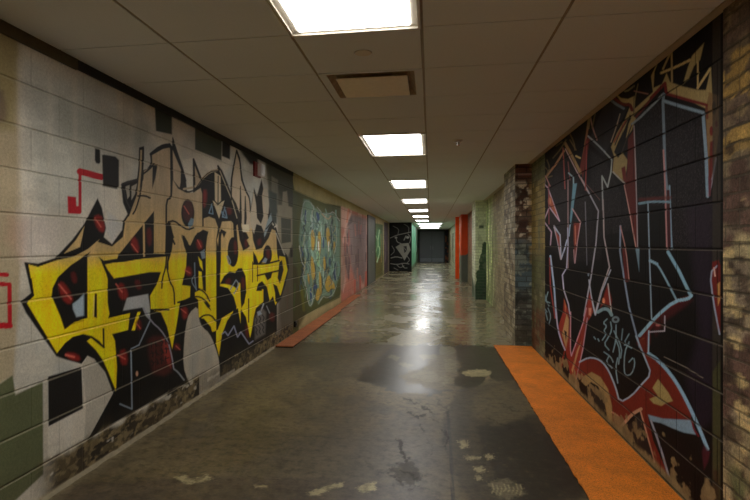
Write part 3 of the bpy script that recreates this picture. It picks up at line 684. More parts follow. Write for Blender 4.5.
# painted edge strip beside the brick
D.poly('712.4 -200 722 -200 722 900 712.4 900', (50, 44, 38), soft=.6, op=.8); D.poly('712.8 372 720.4 360 720.6 700 713 700', (60, 58, 36), soft=1); D.poly('713 470 719 470 719 700 713 700', (52, 36, 26), soft=2, op=.8)
D.poly('712.4 262 718.6 260 720.6 266 720.6 334 717 328 711 280', (92, 28, 24), soft=.7); D.poly('717 284 720 282 720 300 718 306', (160, 116, 66), soft=.7); D.line('717 266 710 273 713 300 719.6 334', 1.5, (112, 118, 134)); D.line('714 268 715 276', 1.4, (150, 120, 110))
D.poly('720.6 -200 730 -200 730 900 720.6 900', (14, 12, 10), soft=.3)  # shade of the gap before the brick, painted as a near-black line
lit_lips(D, B, (96, 84, 70), .4, [j for j in JOINTS_R if j < 1.3])  # light caught on the groove lips, painted below eye level only
# flaked foot
m = sstep(.50, .58, fbm(A * 8 + 4, B * 12) + .42 * (1 - sstep(.0, .34, B)) - .31 - .03 * sstep(3.2, 4.2, A)) * (1 - sstep(.3, .5, B))
def flake(a, h): return lin((124, 108, 76)) * K * (.6 + .7 * fbm(a * 20, h * 20))[..., None]
D.C = D.C * (1 - m[..., None] * .8) + flake(A, B) * m[..., None] * .8
m = (1 - sstep(.03, .07, B + .05 * (fbm(A * 6, B * 3) - .5)))[..., None] * .85
D.C = D.C * (1 - m) + flake(A, B) * m
RB = masonry('dark_painted_block', .4064, .2032, .0055, (.0015, .0012, .001), .08, .6, shift=(.18, -.016), mortar_op=.6, grain=.2, spec=.07)
wall_right = grids('wall_right', RB, [wall_part(XR, A, B, D)])

# ------------------------------------------------------------------ brick stretches of the right wall
BRICK = masonry('painted_brick', .213, .067, .006, (.10, .085, .055), .26, 1.0, shift=(.05, .01), bumpd=.014, grain=.42, mortar_op=.5)
BRICK_P = masonry('pale_brick', .213, .067, .009, (.30, .28, .20), .22, .9, shift=(.05, .01), bumpd=.008, grain=.24, mortar_op=.6)
def brick_grid(X, y0, y1, n, fn, m=150, flip=True):
    A, B = np.meshgrid(np.linspace(y0, y1, n), np.linspace(0, CEIL + .02, m), indexing='ij')
    c, r = fn(A, B)
    return np.stack([np.full(A.shape, X), A, B], -1), c, r, flip
def face_grid(Y, x0, x1, n, fn, m=150, flip=False, h=CEIL + .02):
    A, B = np.meshgrid(np.linspace(x0, x1, n), np.linspace(0, h, m), indexing='ij')
    c, r = fn(A, B)
    return np.stack([A, np.full(A.shape, Y), B], -1), c, r, flip
def blend(c, m, col):
    m = m[..., None]
    return c * (1 - m) + lin(col) * K * m
def near_brick(a, b):
    n = fbm(a * 3, b * 4); c = np.ones(a.shape + (3,)) * lin((94, 84, 66)) * K
    c = blend(c, sstep(.5, .62, n), (118, 108, 78)); c = blend(c, sstep(.52, .66, fbm(a * 5 + 7, b * 6)), (68, 52, 42))
    c = blend(c, sstep(.6, .7, fbm(a * 9 + 3, b * 14)) * .8, (150, 134, 90))
    c = blend(c, sstep(.55, .7, fbm(a * 4 + 1, b * 3 + 8)) * (1 - sstep(.2, .7, b)), (66, 72, 44))
    c = blend(c, sstep(1.5, 2.0, b + .3 * n) * .7, (56, 42, 34)); c = blend(c, sstep(1.5, 1.7, b) * sstep(.56, .6, fbm(a * 5 + 80, b * 9)) * .9, (122, 100, 52))
    c = c * (.55 + .9 * fbm(a * 16 + 5, b * 26))[..., None]
    c = blend(c, sstep(.60, .66, fbm(a * 11 + 30, b * 17)) * .85, (44, 34, 26))
    row = np.abs(((b + .01) / .067 + .5 * (fbm(a * 6, b * 6) - .5)) % 1 - .5)
    c = blend(c, sstep(.40, .47, row) * sstep(.35, .5, fbm(a * 5 + 60, b * 9)) * .8, (36, 30, 20))
    return np.clip(c * np.array([1.42, 1.36, 1.42]), 0, .8), np.full(a.shape, .75)
def mid_brick(a, b):       # between painted block and first pier
    c = np.ones(a.shape + (3,)) * lin((98, 94, 70)) * K * (.6 + .8 * fbm(a * 14, b * 22))[..., None]
    c = blend(c, sstep(.48, .6, fbm(a * 3, b * 4)) * .8, (84, 84, 52))
    c = blend(c, sstep(1.05, 1.25, b) * (1 - sstep(1.9, 2.05, b)) * sstep(.35, .5, fbm(a * 4 + 2, b * 2)), (120, 104, 62))
    c = blend(c, (1 - sstep(.45, .6, b)) * sstep(.5, .6, fbm(a * 5, b * 7)) * .7, (88, 44, 28))
    return c, np.full(a.shape, .7)
def recess_brick(a, b):    # pale brick with green drips towards the second pier
    c = np.ones(a.shape + (3,)) * lin((136, 124, 96)) * K
    c = blend(c, sstep(.45, .65, fbm(a * 1.5, b * 3)) * .6, (104, 90, 70))
    g = sstep(10.8, 12.6, a + 1.2 * (fbm(a * 2, b * 2) - .5))
    c = blend(c, g * .85, (140, 156, 104)); c = blend(c, g * sstep(.5, .6, fbm(a * 6 + 3, b * 1.2)), (84, 108, 52))
    c = blend(c, g * sstep(.62, .7, fbm(a * 7 + 11, b * 2)), (196, 206, 150))
    return c, np.full(a.shape, .6)
def far_right(a, b):
    c = np.ones(a.shape + (3,)) * lin((144, 136, 110)) * K
    c = blend(c, (a < 19.2) * .9, (138, 88, 66)); c = blend(c, (a < 19.2) * (1 - sstep(.8, 1.1, b)) * .8, (108, 108, 84))
    for y0, y1, col in ((22.5, 25, (84, 84, 66)), (26.5, 29, (104, 96, 60)), (30.5, 33, (72, 66, 54)), (34.5, 37, (120, 106, 76))):
        c = blend(c, sstep(y0 - .05, y0, a) * (1 - sstep(y1, y1 + .05, a)) * (b > .25) * (b < 1.85) * sstep(.3, .45, fbm(a * 2, b * 4)), col)
    return c, np.full(a.shape, .6)
def pier1(a, b):
    c = np.ones(a.shape + (3,)) * lin((92, 78, 66)) * K
    n = fbm(a * 9, b * 13); n2 = fbm(a * 6 + 40, b * 10)
    up = sstep(1.22, 1.36, b + .1 * (n - .5))
    c = blend(c, up * sstep(.45, .6, n2), (72, 52, 44))
    c = blend(c, up * (1 - sstep(2.0, 2.06, b)) * sstep(.50, .56, n), (168, 158, 138))
    c = blend(c, sstep(2.02, 2.08, b) * .9, (84, 54, 46)); c = blend(c, sstep(2.10, 2.115, b) * (1 - sstep(2.125, 2.14, b)) * .7, (150, 120, 110))
    c = blend(c, (1 - up) * .85, (72, 78, 72)); c = blend(c, (1 - sstep(.2, .34, abs(b - .98) + .2 * (n - .5))) * .7, (78, 98, 106))
    c = blend(c, (1 - up) * sstep(.56, .62, n) * .8, (120, 128, 116)); c = blend(c, (1 - up) * sstep(.56, .62, n2) * .7, (44, 48, 46)); c = blend(c, (1 - sstep(.1, .35, b)) * .5, (78, 76, 60))
    c = blend(c, sstep(1.17, 1.24, a) * sstep(.45, .6, n2) * (b > 1.0) * .7, (160, 134, 78))
    return c, np.full(a.shape, .5)
def pier1s(a, b):
    c = np.ones(a.shape + (3,)) * lin((132, 120, 96)) * K
    n = fbm(a * 4, b * 9)
    c = blend(c, sstep(.5, .58, n) * .8, (92, 78, 62)); c = blend(c, sstep(.6, .66, fbm(a * 7 + 3, b * 12)) * .7, (170, 162, 140)); c = blend(c, (1 - sstep(.0, .5, b)) * .4, (112, 106, 84))
    return c, np.full(a.shape, .6)
def pier2(a, b):
    c = np.ones(a.shape + (3,)) * lin((176, 182, 156)) * K
    n = fbm(a * 9 + 5, b * 9)
    edge = .42 + 4.6 * np.clip(a - 1.0, 0, .2) + .5 * (n - .5)
    c = blend(c, 1 - sstep(-.03, .05, b - edge), (52, 70, 54)); c = blend(c, sstep(.62, .68, n) * .35, (110, 116, 96)); c = blend(c, (1 - sstep(.5, .6, b)) * sstep(.5, .6, n) * .5, (40, 50, 42))
    c = blend(c, sstep(1.6, 1.63, b) * (1 - sstep(1.66, 1.7, b)) * (a > 1.08) * (a < 1.18) * .9, (60, 70, 60))
    return c, np.full(a.shape, .6)
def pier2s(a, b):
    c = np.ones(a.shape + (3,)) * lin((168, 174, 148)) * K
    c = blend(c, sstep(.55, .65, fbm(a * 3, b * 6)) * .5, (112, 120, 96)); c = blend(c, (1 - sstep(.3, .5, b + .5 * (fbm(a * 6, b * 6) - .5))) * .9, (60, 78, 58))
    return c, np.full(a.shape, .6)
def pier3(a, b):
    c = np.ones(a.shape + (3,)) * lin((176, 66, 30)) * K
    c = blend(c, 1 - sstep(.86, .92, b + .15 * (fbm(a * 9, b * 3) - .5)), (82, 86, 76))
    return c, np.full(a.shape, .5)
def post(a, b):
    return np.ones(a.shape + (3,)) * lin((190, 66, 18)) * K * (.9 + .2 * fbm(a * 5, b * 5))[..., None], np.full(a.shape, .45)

grids('wall_right_near_brick', BRICK, [brick_grid(XR - .010, YB, Y0, 260, near_brick, 260),
      face_grid(Y0, XR - .010, XR + .02, 3, near_brick, 60, True)])
grids('wall_right_brick', BRICK, [brick_grid(XR + .005, Y1, 7.30, 60, mid_brick)])
grids('wall_right_far', BRICK_P, [brick_grid(XR + .02, 7.9, 14.2, 300, recess_brick), brick_grid(XR, 14.0, YE + .1, 400, far_right, 80)])

def pier(name, x0, y0, y1, front, side, mat, label, x1=XR + .06, cat='pillar'):
    o = grids(name, mat, [face_grid(y0, x0, x1, 40, front), brick_grid(x0, y0, y1, 60, side), face_grid(y1, x0, x1, 8, side, flip=True)], kind=None, label=label, cat=cat)
    return o
BRICK2 = masonry('rough_brick', .213, .067, .008, (.05, .047, .04), .3, .9, shift=(.05, .01), bumpd=.012, grain=.35, mortar_op=.5)
BRICK3 = masonry('smooth_painted_brick', .213, .067, .007, (.16, .16, .13), .08, .6, shift=(.05, .01), bumpd=.006, grain=.10, mortar_op=.35)
PLAIN = masonry('painted_plaster', 4, 6, .001, (.1, .1, .1), .02, .2, grain=.08, mortar_op=.0)
pier('brick_pillar', 1.03, 7.2, 8.26, pier1, pier1s, BRICK2, 'dark brick pillar at the far end of the wide orange mat, nearest of the pillars')
pier('brick_pillar', 1.00, 13.05, 14.1, pier2, pier2s, BRICK3, 'pale grey-green brick pillar with dark green flaking foot, second along the right wall')
pier('brick_pillar', 1.01, 19.1, 20.1, pier3, pier3, PLAIN, 'orange-red painted pillar with dark grey lower part, farther down the right wall')
pier('steel_post', .895, 20.9, 21.05, post, post, PLAIN, 'narrow bright orange post just beyond the orange-red pillar with grey foot', x1=1.03, cat='post')
# ------------------------------------------------------------------ floor
xs = np.linspace(XL - .02, XR + .06, 470)
ys = np.concatenate([steps(YB, 2.3, lambda y: .1)[:-1], steps(2.3, YE + .1, lambda y: .007 * (y / 2.5) ** 1.35)])
A, B = np.meshgrid(xs, ys, indexing='ij')
den = B * F - A * DEL
P = np.where(den > 500, VPX + A * NN * NN / np.maximum(den, 1), 9999); Q = np.where(den > 500, VPY + EYE * F * NN / np.maximum(den, 1), 9999)
G = Paint(P, Q, A, B, (0, 0, 0), rough=.37)
n1 = fbm(A * 1.3, B * .9); n2 = fbm(A * 5 + 3, B * 4); n3 = fbm(A * 18, B * 9)
G.C = np.ones_like(G.C) * lin((104, 92, 66)) * K
G.C = blend(G.C, sstep(.4, .65, n1) * .6, (78, 66, 46)); G.C = blend(G.C, sstep(.45, .7, n2) * .5, (70, 62, 48)); G.C *= (.88 + .24 * n3)[..., None]
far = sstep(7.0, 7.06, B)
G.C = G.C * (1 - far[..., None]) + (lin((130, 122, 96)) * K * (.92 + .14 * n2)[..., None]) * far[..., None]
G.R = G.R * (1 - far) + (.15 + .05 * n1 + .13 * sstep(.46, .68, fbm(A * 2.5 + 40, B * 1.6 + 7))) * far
G.R += (1 - far) * .18 * (n1 - .4)
DK = (38, 35, 29)
G.poly('400 346 520 346 545 400 480 430 440 420 380 396 300 372 350 350', (112, 102, 78), soft=8, op=.7, wob=6, wf=.05)
G.poly('352 376 400 346 436 345 494 346 512 372 520 382 488 378 470 392 448 392 430 396 400 392 380 388', DK, soft=1, op=.9, wob=4, wf=.16, rough=.30)
G.poly('432 358 452 352 462 366 452 384 470 392 446 390 420 386 404 382 400 376 424 368', (110, 100, 76), soft=1.2, op=.8, wob=4, wf=.2, rough=.42)
G.poly('262 346 340 338 400 346 380 376 330 380 300 362', (62, 54, 42), soft=4, op=.55, wob=5, wf=.1)
G.poly('455 392 500 380 540 380 585 500 470 510 440 440', (56, 50, 40), soft=4, op=.7, wob=5, wf=.06)
G.poly('470 398 505 384 530 392 542 412 500 426 476 420', (98, 88, 64), soft=3, op=.8, wob=3, wf=.1)
G.poly('478 428 530 420 560 440 584 500 500 505 486 460', (40, 35, 29), soft=4, op=.7, wob=5, wf=.08)
G.poly('300 440 420 430 452 450 454 510 200 510 210 480', (74, 68, 60), soft=8, op=.5, wob=5, wf=.05)
G.poly('60 486 200 476 330 478 420 486 460 510 40 520', (66, 56, 48), soft=3, op=.6, wob=2, wf=.06)
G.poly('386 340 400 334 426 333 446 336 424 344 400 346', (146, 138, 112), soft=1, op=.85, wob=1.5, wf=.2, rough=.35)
for p in ('386 357 392 355 400 357 396 361', '398 364 404 362 414 366 408 368', '440 347 452 345 458 352 448 356 441 354', '444 358 456 360 456 372 446 372', '446 376 456 378 452 384 440 386', '410 376 426 368 444 378 430 384', '420 355 436 355 440 358 424 360'):
    G.poly(p, (120, 112, 86), soft=1, op=.85, wob=1.5, wf=.3)
PALE = (158, 147, 108)
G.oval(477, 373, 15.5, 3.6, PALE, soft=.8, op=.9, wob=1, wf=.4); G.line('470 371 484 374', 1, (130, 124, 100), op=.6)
for p in ('458 441 466 440 470 446 462 449', '463 456 470 456 480 456 480 459 466 460', '484 455 490 454 496 457 488 460', '474 467 482 466 486 471 478 474', '475 476 482 476 482 480 476 481', '356 488 366 483 376 482 376 490 362 493', '308 492 318 489 330 485 344 482 342 487 330 489 318 495 310 496', '254 485 266 485 267 487 256 488', '174 477 184 475 188 478 180 481', '180 480 194 478 206 477 214 479 196 483 186 484', '204 474 210 477 204 479'):
    G.poly(p, PALE, soft=1.1, op=.75, wob=2.2, wf=.8, rough=.5)
G.poly('490 482 505 478 520 486 526 494 508 500 494 494', (140, 130, 100), soft=2, op=.45, wob=3, wf=.5)
for x in range(492, 524, 4): G.line([(x, 484 + (x % 3)), (x + 2, 489), (x, 495 - x % 5)], 1.2, PALE, op=.7)
for p in ('0 0 1 1', '396 438 402 442 399 450 405 456 404 462 410 458', '408 412 416 418 424 416', '420 424 424 430', '442 430 448 436 446 446', '400 470 410 474 418 480', '388 474 396 478 404 486', '422 406 432 412', '404 398 418 404'):
    G.line(p, 2.4, (46, 42, 36), soft=.6, op=.85, rough=.6, wob=3, wf=.35)
G.poly('402 462 414 464 424 476 414 488 400 480 390 472', (46, 42, 36), soft=1, op=.6, wob=6, wf=.3, rough=.6)
for p in ('392 486 402 484 412 492', '382 470 376 476', '420 486 430 490', '366 462 372 468', '436 400 446 408 450 420', '430 416 440 424', '426 440 434 446 432 456', '446 430 444 450', '500 404 520 412', '486 416 500 424 512 428'):
    G.line(p, 2, (50, 46, 38), soft=.8, op=.6, rough=.5, wob=4, wf=.3)
G.oval(348, 398, 0.1, 0.1, DK); G.line('448 412 451 445 454 505', 2, (50, 46, 38), soft=.8, sm=0); G.line('447 412 449.6 445 452 505', 1, (40, 36, 30), sm=0)
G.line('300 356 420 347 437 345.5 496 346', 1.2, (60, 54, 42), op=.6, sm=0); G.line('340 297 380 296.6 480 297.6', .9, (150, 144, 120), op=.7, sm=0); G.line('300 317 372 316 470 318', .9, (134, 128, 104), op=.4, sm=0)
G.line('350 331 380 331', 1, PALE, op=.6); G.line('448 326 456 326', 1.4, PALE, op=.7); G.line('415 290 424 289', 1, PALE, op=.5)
for p in ('222 398 236 394 246 394 232 400', '190 420 208 412 206 420', '168 436 184 424 180 432', '228 386 238 384 236 388'):
    G.poly(p, (120, 102, 60), soft=3, op=.5, wob=2)
e = (1 - sstep(.0, .10, A - XL)) * .7
G.C = blend(G.C, e, (120, 108, 82)); G.C = blend(G.C, sstep(1.12, 1.22, A) * .6, (110, 100, 74)); G.R = np.clip(G.R + .2 * e, .08, .8); G.C *= .80

FL, nt, b = newmat('polished_concrete')
at = N(nt, 'ShaderNodeAttribute', attribute_name='paint'); geo = N(nt, 'ShaderNodeNewGeometry')
a1 = noise_(nt, 45, 6, .7, geo.outputs['Position']); a2 = noise_(nt, 6, 6, .65, geo.outputs['Position'])
c = mix_(nt, 1, at.outputs['Color'], ramp_(nt, a1, [(.28, .72), (.72, 1.28)]), 'MULTIPLY'); c = mix_(nt, 1, c, ramp_(nt, a2, [(.3, .72), (.7, 1.22)]), 'MULTIPLY')
a3 = noise_(nt, 16, 6, .7, geo.outputs['Position']); c = mix_(nt, ramp_(nt, a3, [(.48, 0.0), (.64, .55)]), c, tuple(lin((44, 37, 26)))); c = mix_(nt, ramp_(nt, a3, [(.30, .35), (.44, 0.0)]), c, tuple(lin((126, 112, 76))))
nt.links.new(c, b.inputs['Base Color'])
r = math_(nt, 'ADD', at.outputs['Alpha'], math_(nt, 'MULTIPLY', math_(nt, 'SUBTRACT', a2, .5), .16), clamp=True)
nt.links.new(r, b.inputs['Roughness']); b.inputs['IOR'].default_value = 1.5; b.inputs['Specular IOR Level'].default_value = .32
bp = N(nt, 'ShaderNodeBump'); bp.inputs['Strength'].default_value = .09; bp.inputs['Distance'].default_value = .004
nt.links.new(a2, bp.inputs['Height']); nt.links.new(bp.outputs[0], b.inputs['Normal'])
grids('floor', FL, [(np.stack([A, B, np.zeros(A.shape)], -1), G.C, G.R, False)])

# ------------------------------------------------------------------ walls that close the corridor
def col_(rgb, r=.6):
    return lambda a, b: (np.ones(a.shape + (3,)) * lin(rgb) * K, np.full(a.shape, r))
grids('wall_back', PLAIN, [face_grid(YB, XL, XR + .1, 4, col_((96, 90, 76)), 4)])
def end_wall(a, b):
    c = np.ones(a.shape + (3,)) * lin((40, 36, 36)) * K
    c = blend(c, (a > .95) * sstep(.5, .55, fbm(a * 6, b * 4)), (110, 64, 40)); c = blend(c, (a < -.78) * (b < 1.0) * .8, (82, 72, 46))
    return c, np.full(a.shape, .6)
grids('wall_end', PLAIN, [face_grid(YE, XBOX - .1, XR + .1, 90, end_wall, 90)])
# black mural wall where the corridor narrows
A, B = np.meshgrid(np.linspace(XL - .02, XBOX, 110), np.linspace(0, CEIL + .02, 230), indexing='ij')
den = YBOX * F - A * DEL
Z = Paint(VPX + A * NN * NN / den, VPY - (B - EYE) * F * NN / den, A, B, lin((20, 20, 20)) * K, rough=.5)
GW = (128, 128, 122)
Z.poly('401 243.6 408.6 243 410.6 250 404.4 260.6 402 256 395.6 247', (112, 112, 104), soft=.3); Z.poly('403.4 246.4 406.6 246 407 250.6 404.4 253', (36, 36, 36), soft=.2); Z.line('404 247.6 406.4 250.6', .4, GW)
for p, w in (('390.4 238 397 235 404 233.6 411 232', .7), ('396 238 397 242 401 243.6', .7), ('391 258 396 256.6 402 258', .9), ('390.6 263.6 397 264.6 404 263 409 264', .8), ('397 265 400 268 404 266', .7), ('402 264 404 268 407 268', .8), ('404 224 409 227 408.6 232', .4), ('408 234 411 238 409.6 243', .7), ('393 226 399 229 398 234', .4), ('392 246 395 251 391 255', .5), ('407 256 410 260 407 263', .6), ('406 236 404 240', 1), ('394 268 398 270', .6)):
    Z.line(p, w, GW, soft=.3, op=.75)
Z.oval(396, 237.6, 1.3, 1, (120, 120, 116), soft=.4); Z.oval(407.6, 237.4, 1.5, 1.2, (130, 130, 126), soft=.4)
box_face = (np.stack([A, np.full(A.shape, YBOX), B], -1), Z.C, Z.R, False)
def teal(a, b):
    c = np.ones(a.shape + (3,)) * lin((86, 142, 112)) * K
    c = blend(c, sstep(33.5, 34, a) * .9, (60, 58, 48)); c = blend(c, sstep(.55, .62, fbm(a * 1.4, b * 2)) * .5, (112, 160, 130))
    c = blend(c, 1 - sstep(.15, .3, b), (78, 92, 70))
    return c, np.full(a.shape, .5)
grids('wall_left_far', PLAIN, [box_face, brick_grid(XBOX, YBOX, YE + .05, 160, teal, 60, False)])

# ------------------------------------------------------------------ ceiling
TILE = .61
GX = [-1.87 + .002, -1.26, -.65, -.04, .57, 1.18]
Y00 = 2.574 - TILE * 12
TM = flat('mineral_tile', (228, 232, 234), .9, noise=.05, scale=220, bump=.25)
NTR = int((YE - Y00) / TILE) + 1
LROWS = {}          # row index -> set of tile columns left open for fixtures
def row(y): return int(round((y - Y00) / TILE))
light_rows = [row(1.34 + 3.66 * k) for k in range(-1, 7)]
far_rows = [row(1.34 + 3.66 * k) for k in (7, 8, 9)]
for r0 in light_rows:
    for r in (r0, r0 + 1): LROWS.setdefault(r, set()).add(2)
for r0 in far_rows:
    for r in (r0, r0 + 1): LROWS.setdefault(r, set()).update((2, 3))
VENT_ROW = row(3.17); LROWS.setdefault(VENT_ROW, set()).add(2)
mb = MB()
for r in range(NTR):
    y0 = Y00 + r * TILE
    if y0 + TILE < YB: continue
    for c in range(5):
        if c in LROWS.get(r, ()): continue
        x0, x1 = GX[c], GX[c + 1]
        mb.box(x0 + .0075, x1 - .0075, y0 + .005, y0 + TILE - .005, CEIL, CEIL + .015)
mb.build('ceiling', TM)['kind'] = 'structure'
GM = flat('grid_metal', (150, 138, 116), .5, noise=.05)
mb = MB()
for x in GX[1:5]: mb.box(x - .008, x + .008, YB, YE, CEIL + .004, CEIL + .03)
for r in range(NTR):
    y0 = Y00 + r * TILE
    if y0 > YB: mb.box(XL, XR, y0 - .008, y0 + .008, CEIL + .005, CEIL + .031)
mb.build('trim_1', GM)['kind'] = 'structure'
SL = flat('soffit', (60, 54, 46), .9)
mb = MB(); mb.box(XL - .1, XR + .12, YB, YE + .1, CEIL + .10, CEIL + .14)
mb.build('ceiling_slab', SL)['kind'] = 'structure'
WA = flat('wall_angle', (196, 184, 160), .5, noise=.05)
mb = MB(); mb.box(1.178, XR + .05, YB, YE, CEIL - .003, CEIL + .002); mb.box(1.176, 1.181, YB, YE, CEIL - .003, CEIL + .02)
mb.build('trim_2', WA)['kind'] = 'structure'
DT = flat('dark_trim', (34, 32, 26), .8, noise=.1)
mb = MB(); mb.box(XL + .0005, XL + .014, 2.72, 7.5, CEIL - .05, CEIL + .004)  # dark strip standing in for the shadow gap between wall and ceiling
mb.build('trim_3', DT)['kind'] = 'structure'
OT = flat('old_timber', (84, 74, 48), .8, noise=.25, scale=14)
mb = MB(); mb.box(XL + .0005, XL + .016, YB, 2.72, CEIL - .055, CEIL + .003)
mb.build('trim_4', OT)['kind'] = 'structure'

# ------------------------------------------------------------------ ceiling lights
FM = flat('fixture_paint', (226, 218, 200), .35, noise=.03)
def emis(name, col, s):
    m, nt, b = newmat(name)
    b.inputs['Base Color'].default_value = (.8, .8, .8, 1)
    b.inputs['Emission Color'].default_value = col + (1,); b.inputs['Emission Strength'].default_value = s
    return m
EM = emis('warm_diffuser', LIGHT_COL, LIGHT); EM2 = emis('cool_diffuser', FAR_COL, LIGHT * .6)
def fixture(x0, x1, y0, label, em, group=None):
    y1 = y0 + 2 * TILE
    cx, cy = (x0 + x1) / 2, (y0 + y1) / 2
    t = empty('ceiling_light', (cx, cy, CEIL), label, 'ceiling light')
    X0, X1, YY0, YY1 = x0 - cx + .004, x1 - cx - .004, y0 - cy + .004, y1 - cy - .004
    f = MB()
    w = .012
    f.box(X0, X1, YY0, YY0 + w, -.011, .02); f.box(X0, X1, YY1 - w, YY1, -.011, .02)
    f.box(X0, X0 + w, YY0 + w, YY1 - w, -.011, .02); f.box(X1 - w, X1, YY0 + w, YY1 - w, -.011, .02)
    f.frustum(X0 + w, X1 - w, YY0 + w, YY1 - w, -.002, .034, .002)
    f.build('frame', FM, t)
    d = MB(); d.box(X0 + w + .034, X1 - w - .034, YY0 + w + .026, YY1 - w - .026, -.004, .002); d.build('diffuser', em, t)
    h = MB(); h.box(X0 + .002, X1 - .002, YY0 + .002, YY1 - .002, .022, .09); h.build('housing', GM, t)
    return t
names = ['warm white ceiling light behind the nearest one, over the viewer', 'large bright ceiling light cut by the top edge of the photo', 'bright ceiling light just beyond the square air vent, whole panel in view',
         'third ceiling light from the front, beyond the one past the vent', 'fourth ceiling light from the front, halfway along the row', 'fifth ceiling light from the front, small warm strip',
         'sixth ceiling light from the front, last but one of the narrow warm panels', 'seventh ceiling light, farthest of the narrow warm panels']
for k, r0 in enumerate(light_rows):
    if k == 0 and not ADDED_BACK_LIGHT: continue  # first panel is the added one behind the camera
    o = fixture(GX[2], GX[3], Y00 + r0 * TILE, names[k], EM)
for r0, nm in zip(far_rows, ('wide bluish ceiling light, nearest of the three cool ones', 'wide bluish ceiling light, middle one of the three cool ones', 'wide bluish ceiling light, farthest, just before the grey doors')):
    fixture(GX[2], GX[4], Y00 + r0 * TILE, nm, EM2)
for o in scene.objects:
    if o.name.startswith('ceiling_light'): o['group'] = 'row of ceiling lights'

# ------------------------------------------------------------------ air vent
vy = Y00 + VENT_ROW * TILE
vx0, vx1 = GX[2], GX[3]; cx, cy = (vx0 + vx1) / 2, vy + TILE / 2
vm = flat('vent_paint', (252, 240, 216), .5, noise=.06); vd = flat('vent_dark', (190, 172, 144), .8, noise=.3, scale=20)
t = empty('air_vent', (cx, cy, CEIL), 'square tan plaque air vent in the ceiling between the two nearest lights', 'air vent')
h = TILE / 2 - .006
f = MB(); f.box(-h, h, -h, -h + .02, -.003, .012); f.box(-h, h, h - .05, h, -.003, .012); f.box(-h, -h + .045, -h + .02, h - .05, -.003, .012); f.box(h - .045, h, -h + .02, h - .05, -.003, .012)
f.build('frame', TM, t)
f = MB(); f.frustum(-h + .045, h - .045, -h + .02, h - .05, .0, .03, .035); f.box(-h + .07, h - .07, -h + .05, h - .08, .034, .045); f.build('neck', vd, t)
f = MB(); f.box(-.212, .212, -.19, .235, -.006, .002, .003); f.build('face_plate', vm, t)
for sx in (-1, 1):
    for sy in (-1, 1):
        f = MB(); f.box(sx * .12 - .006, sx * .12 + .006, sy * .11 - .006, sy * .11 + .006, .002, .034); f.build('hanger', vd, t)

# ------------------------------------------------------------------ sprinklers
cm = flat('cover_plate_paint', (214, 204, 184), .45, noise=.03); chrome = flat('chrome', (190, 186, 176), .25, .9, noise=.03)
for i, (x, y, lb) in enumerate(((-.342, 2.87, 'flat round sprinkler cover plate between the nearest light and the vent'), (-.337, 6.55, 'flat round sprinkler cover plate just beyond the second light'))):
    f = MB(); f.cyl((0, 0, -.002), .042, .046, .004, 32); f.cyl((0, 0, .001), .036, .036, .006, 32)
    o = f.build('sprinkler_cover', cm, None, True); o.location = (x, y, CEIL - .001); tag(o, lb, 'sprinkler', 'flat sprinkler cover plates')
t = empty('sprinkler', (.257, 5.43, CEIL), 'small pale hanging sprinkler head right of the second ceiling light', 'sprinkler')
f = MB(); f.cyl((0, 0, -.004), .046, .048, .008, 28); f.cyl((0, 0, -.016), .024, .042, .016, 28); f.build('escutcheon', flat('white_cap', (240, 234, 222), .4), t, True)
f = MB(); f.cyl((0, 0, -.030), .011, .013, .012, 16); f.box(-.012, -.009, -.003, .003, -.046, -.030); f.box(.009, .012, -.003, .003, -.046, -.030); f.box(-.012, .012, -.003, .003, -.048, -.045); f.build('body', chrome, t)
f = MB(); f.cyl((0, 0, -.050), .016, .016, .003, 20); f.build('deflector', chrome, t)

# ------------------------------------------------------------------ alarm strobe on the left wall
t = empty('alarm_strobe', (XL, 5.86, 2.07), 'red fire alarm with white strobe block high on the left wall above the graffiti', 'fire alarm')
f = MB(); f.box(.0, .022, -.10, .12, -.085, .075, .006); f.build('back_plate', flat('alarm_red', (120, 26, 24), .4), t)
f = MB(); f.box(.022, .072, -.01, .10, -.07, .06, .006); f.box(.071, .080, .0, .09, -.045, .04, .004); f.build('strobe', flat('strobe_white', (245, 245, 245), .3, noise=.02), t)
f = MB(); f.cyl((.015, .15, .03), .012, .012, .06, 14, 'Y'); f.build('conduit_stub', flat('stub', (120, 112, 98), .5), t)

# small black box low on the left wall
f = MB(); f.box(0, .03, -.05, .06, -.035, .045, .006); f.box(.03, .036, -.02, .03, -.015, .02, .003)
o = f.build('outlet_box', flat('black_plastic', (26, 24, 22), .4)); o.location = (XL, 7.62, .14)
tag(o, 'small black box low on the left wall beside the long narrow orange mat', 'outlet box')

# ------------------------------------------------------------------ orange mats
def matmat(name, rgb, s):
    m, nt, b = newmat(name)
    geo = N(nt, 'ShaderNodeNewGeometry'); a = noise_(nt, 160, 4, .8, geo.outputs['Position']); a2 = noise_(nt, 5, 5, .6, geo.outputs['Position'])
    c0 = tuple(lin(rgb))
    c = mix_(nt, 1, c0, ramp_(nt, a, [(.36, .45), (.5, 1.0), (.7, 1.25)]), 'MULTIPLY'); c = mix_(nt, 1, c, ramp_(nt, a2, [(.3, .8), (.7, 1.12)]), 'MULTIPLY')
    nt.links.new(c, b.inputs['Base Color']); b.inputs['Roughness'].default_value = .75
    bp = N(nt, 'ShaderNodeBump'); bp.inputs['Strength'].default_value = .5; bp.inputs['Distance'].default_value = .003
    nt.links.new(a, bp.inputs['Height']); nt.links.new(bp.outputs[0], b.inputs['Normal'])
    return m
OM = matmat('orange_rubber', (244, 136, 20), 1); OM2 = matmat('worn_orange_board', (186, 108, 62), 1); UB = flat('mat_underside', (30, 24, 18), .9)
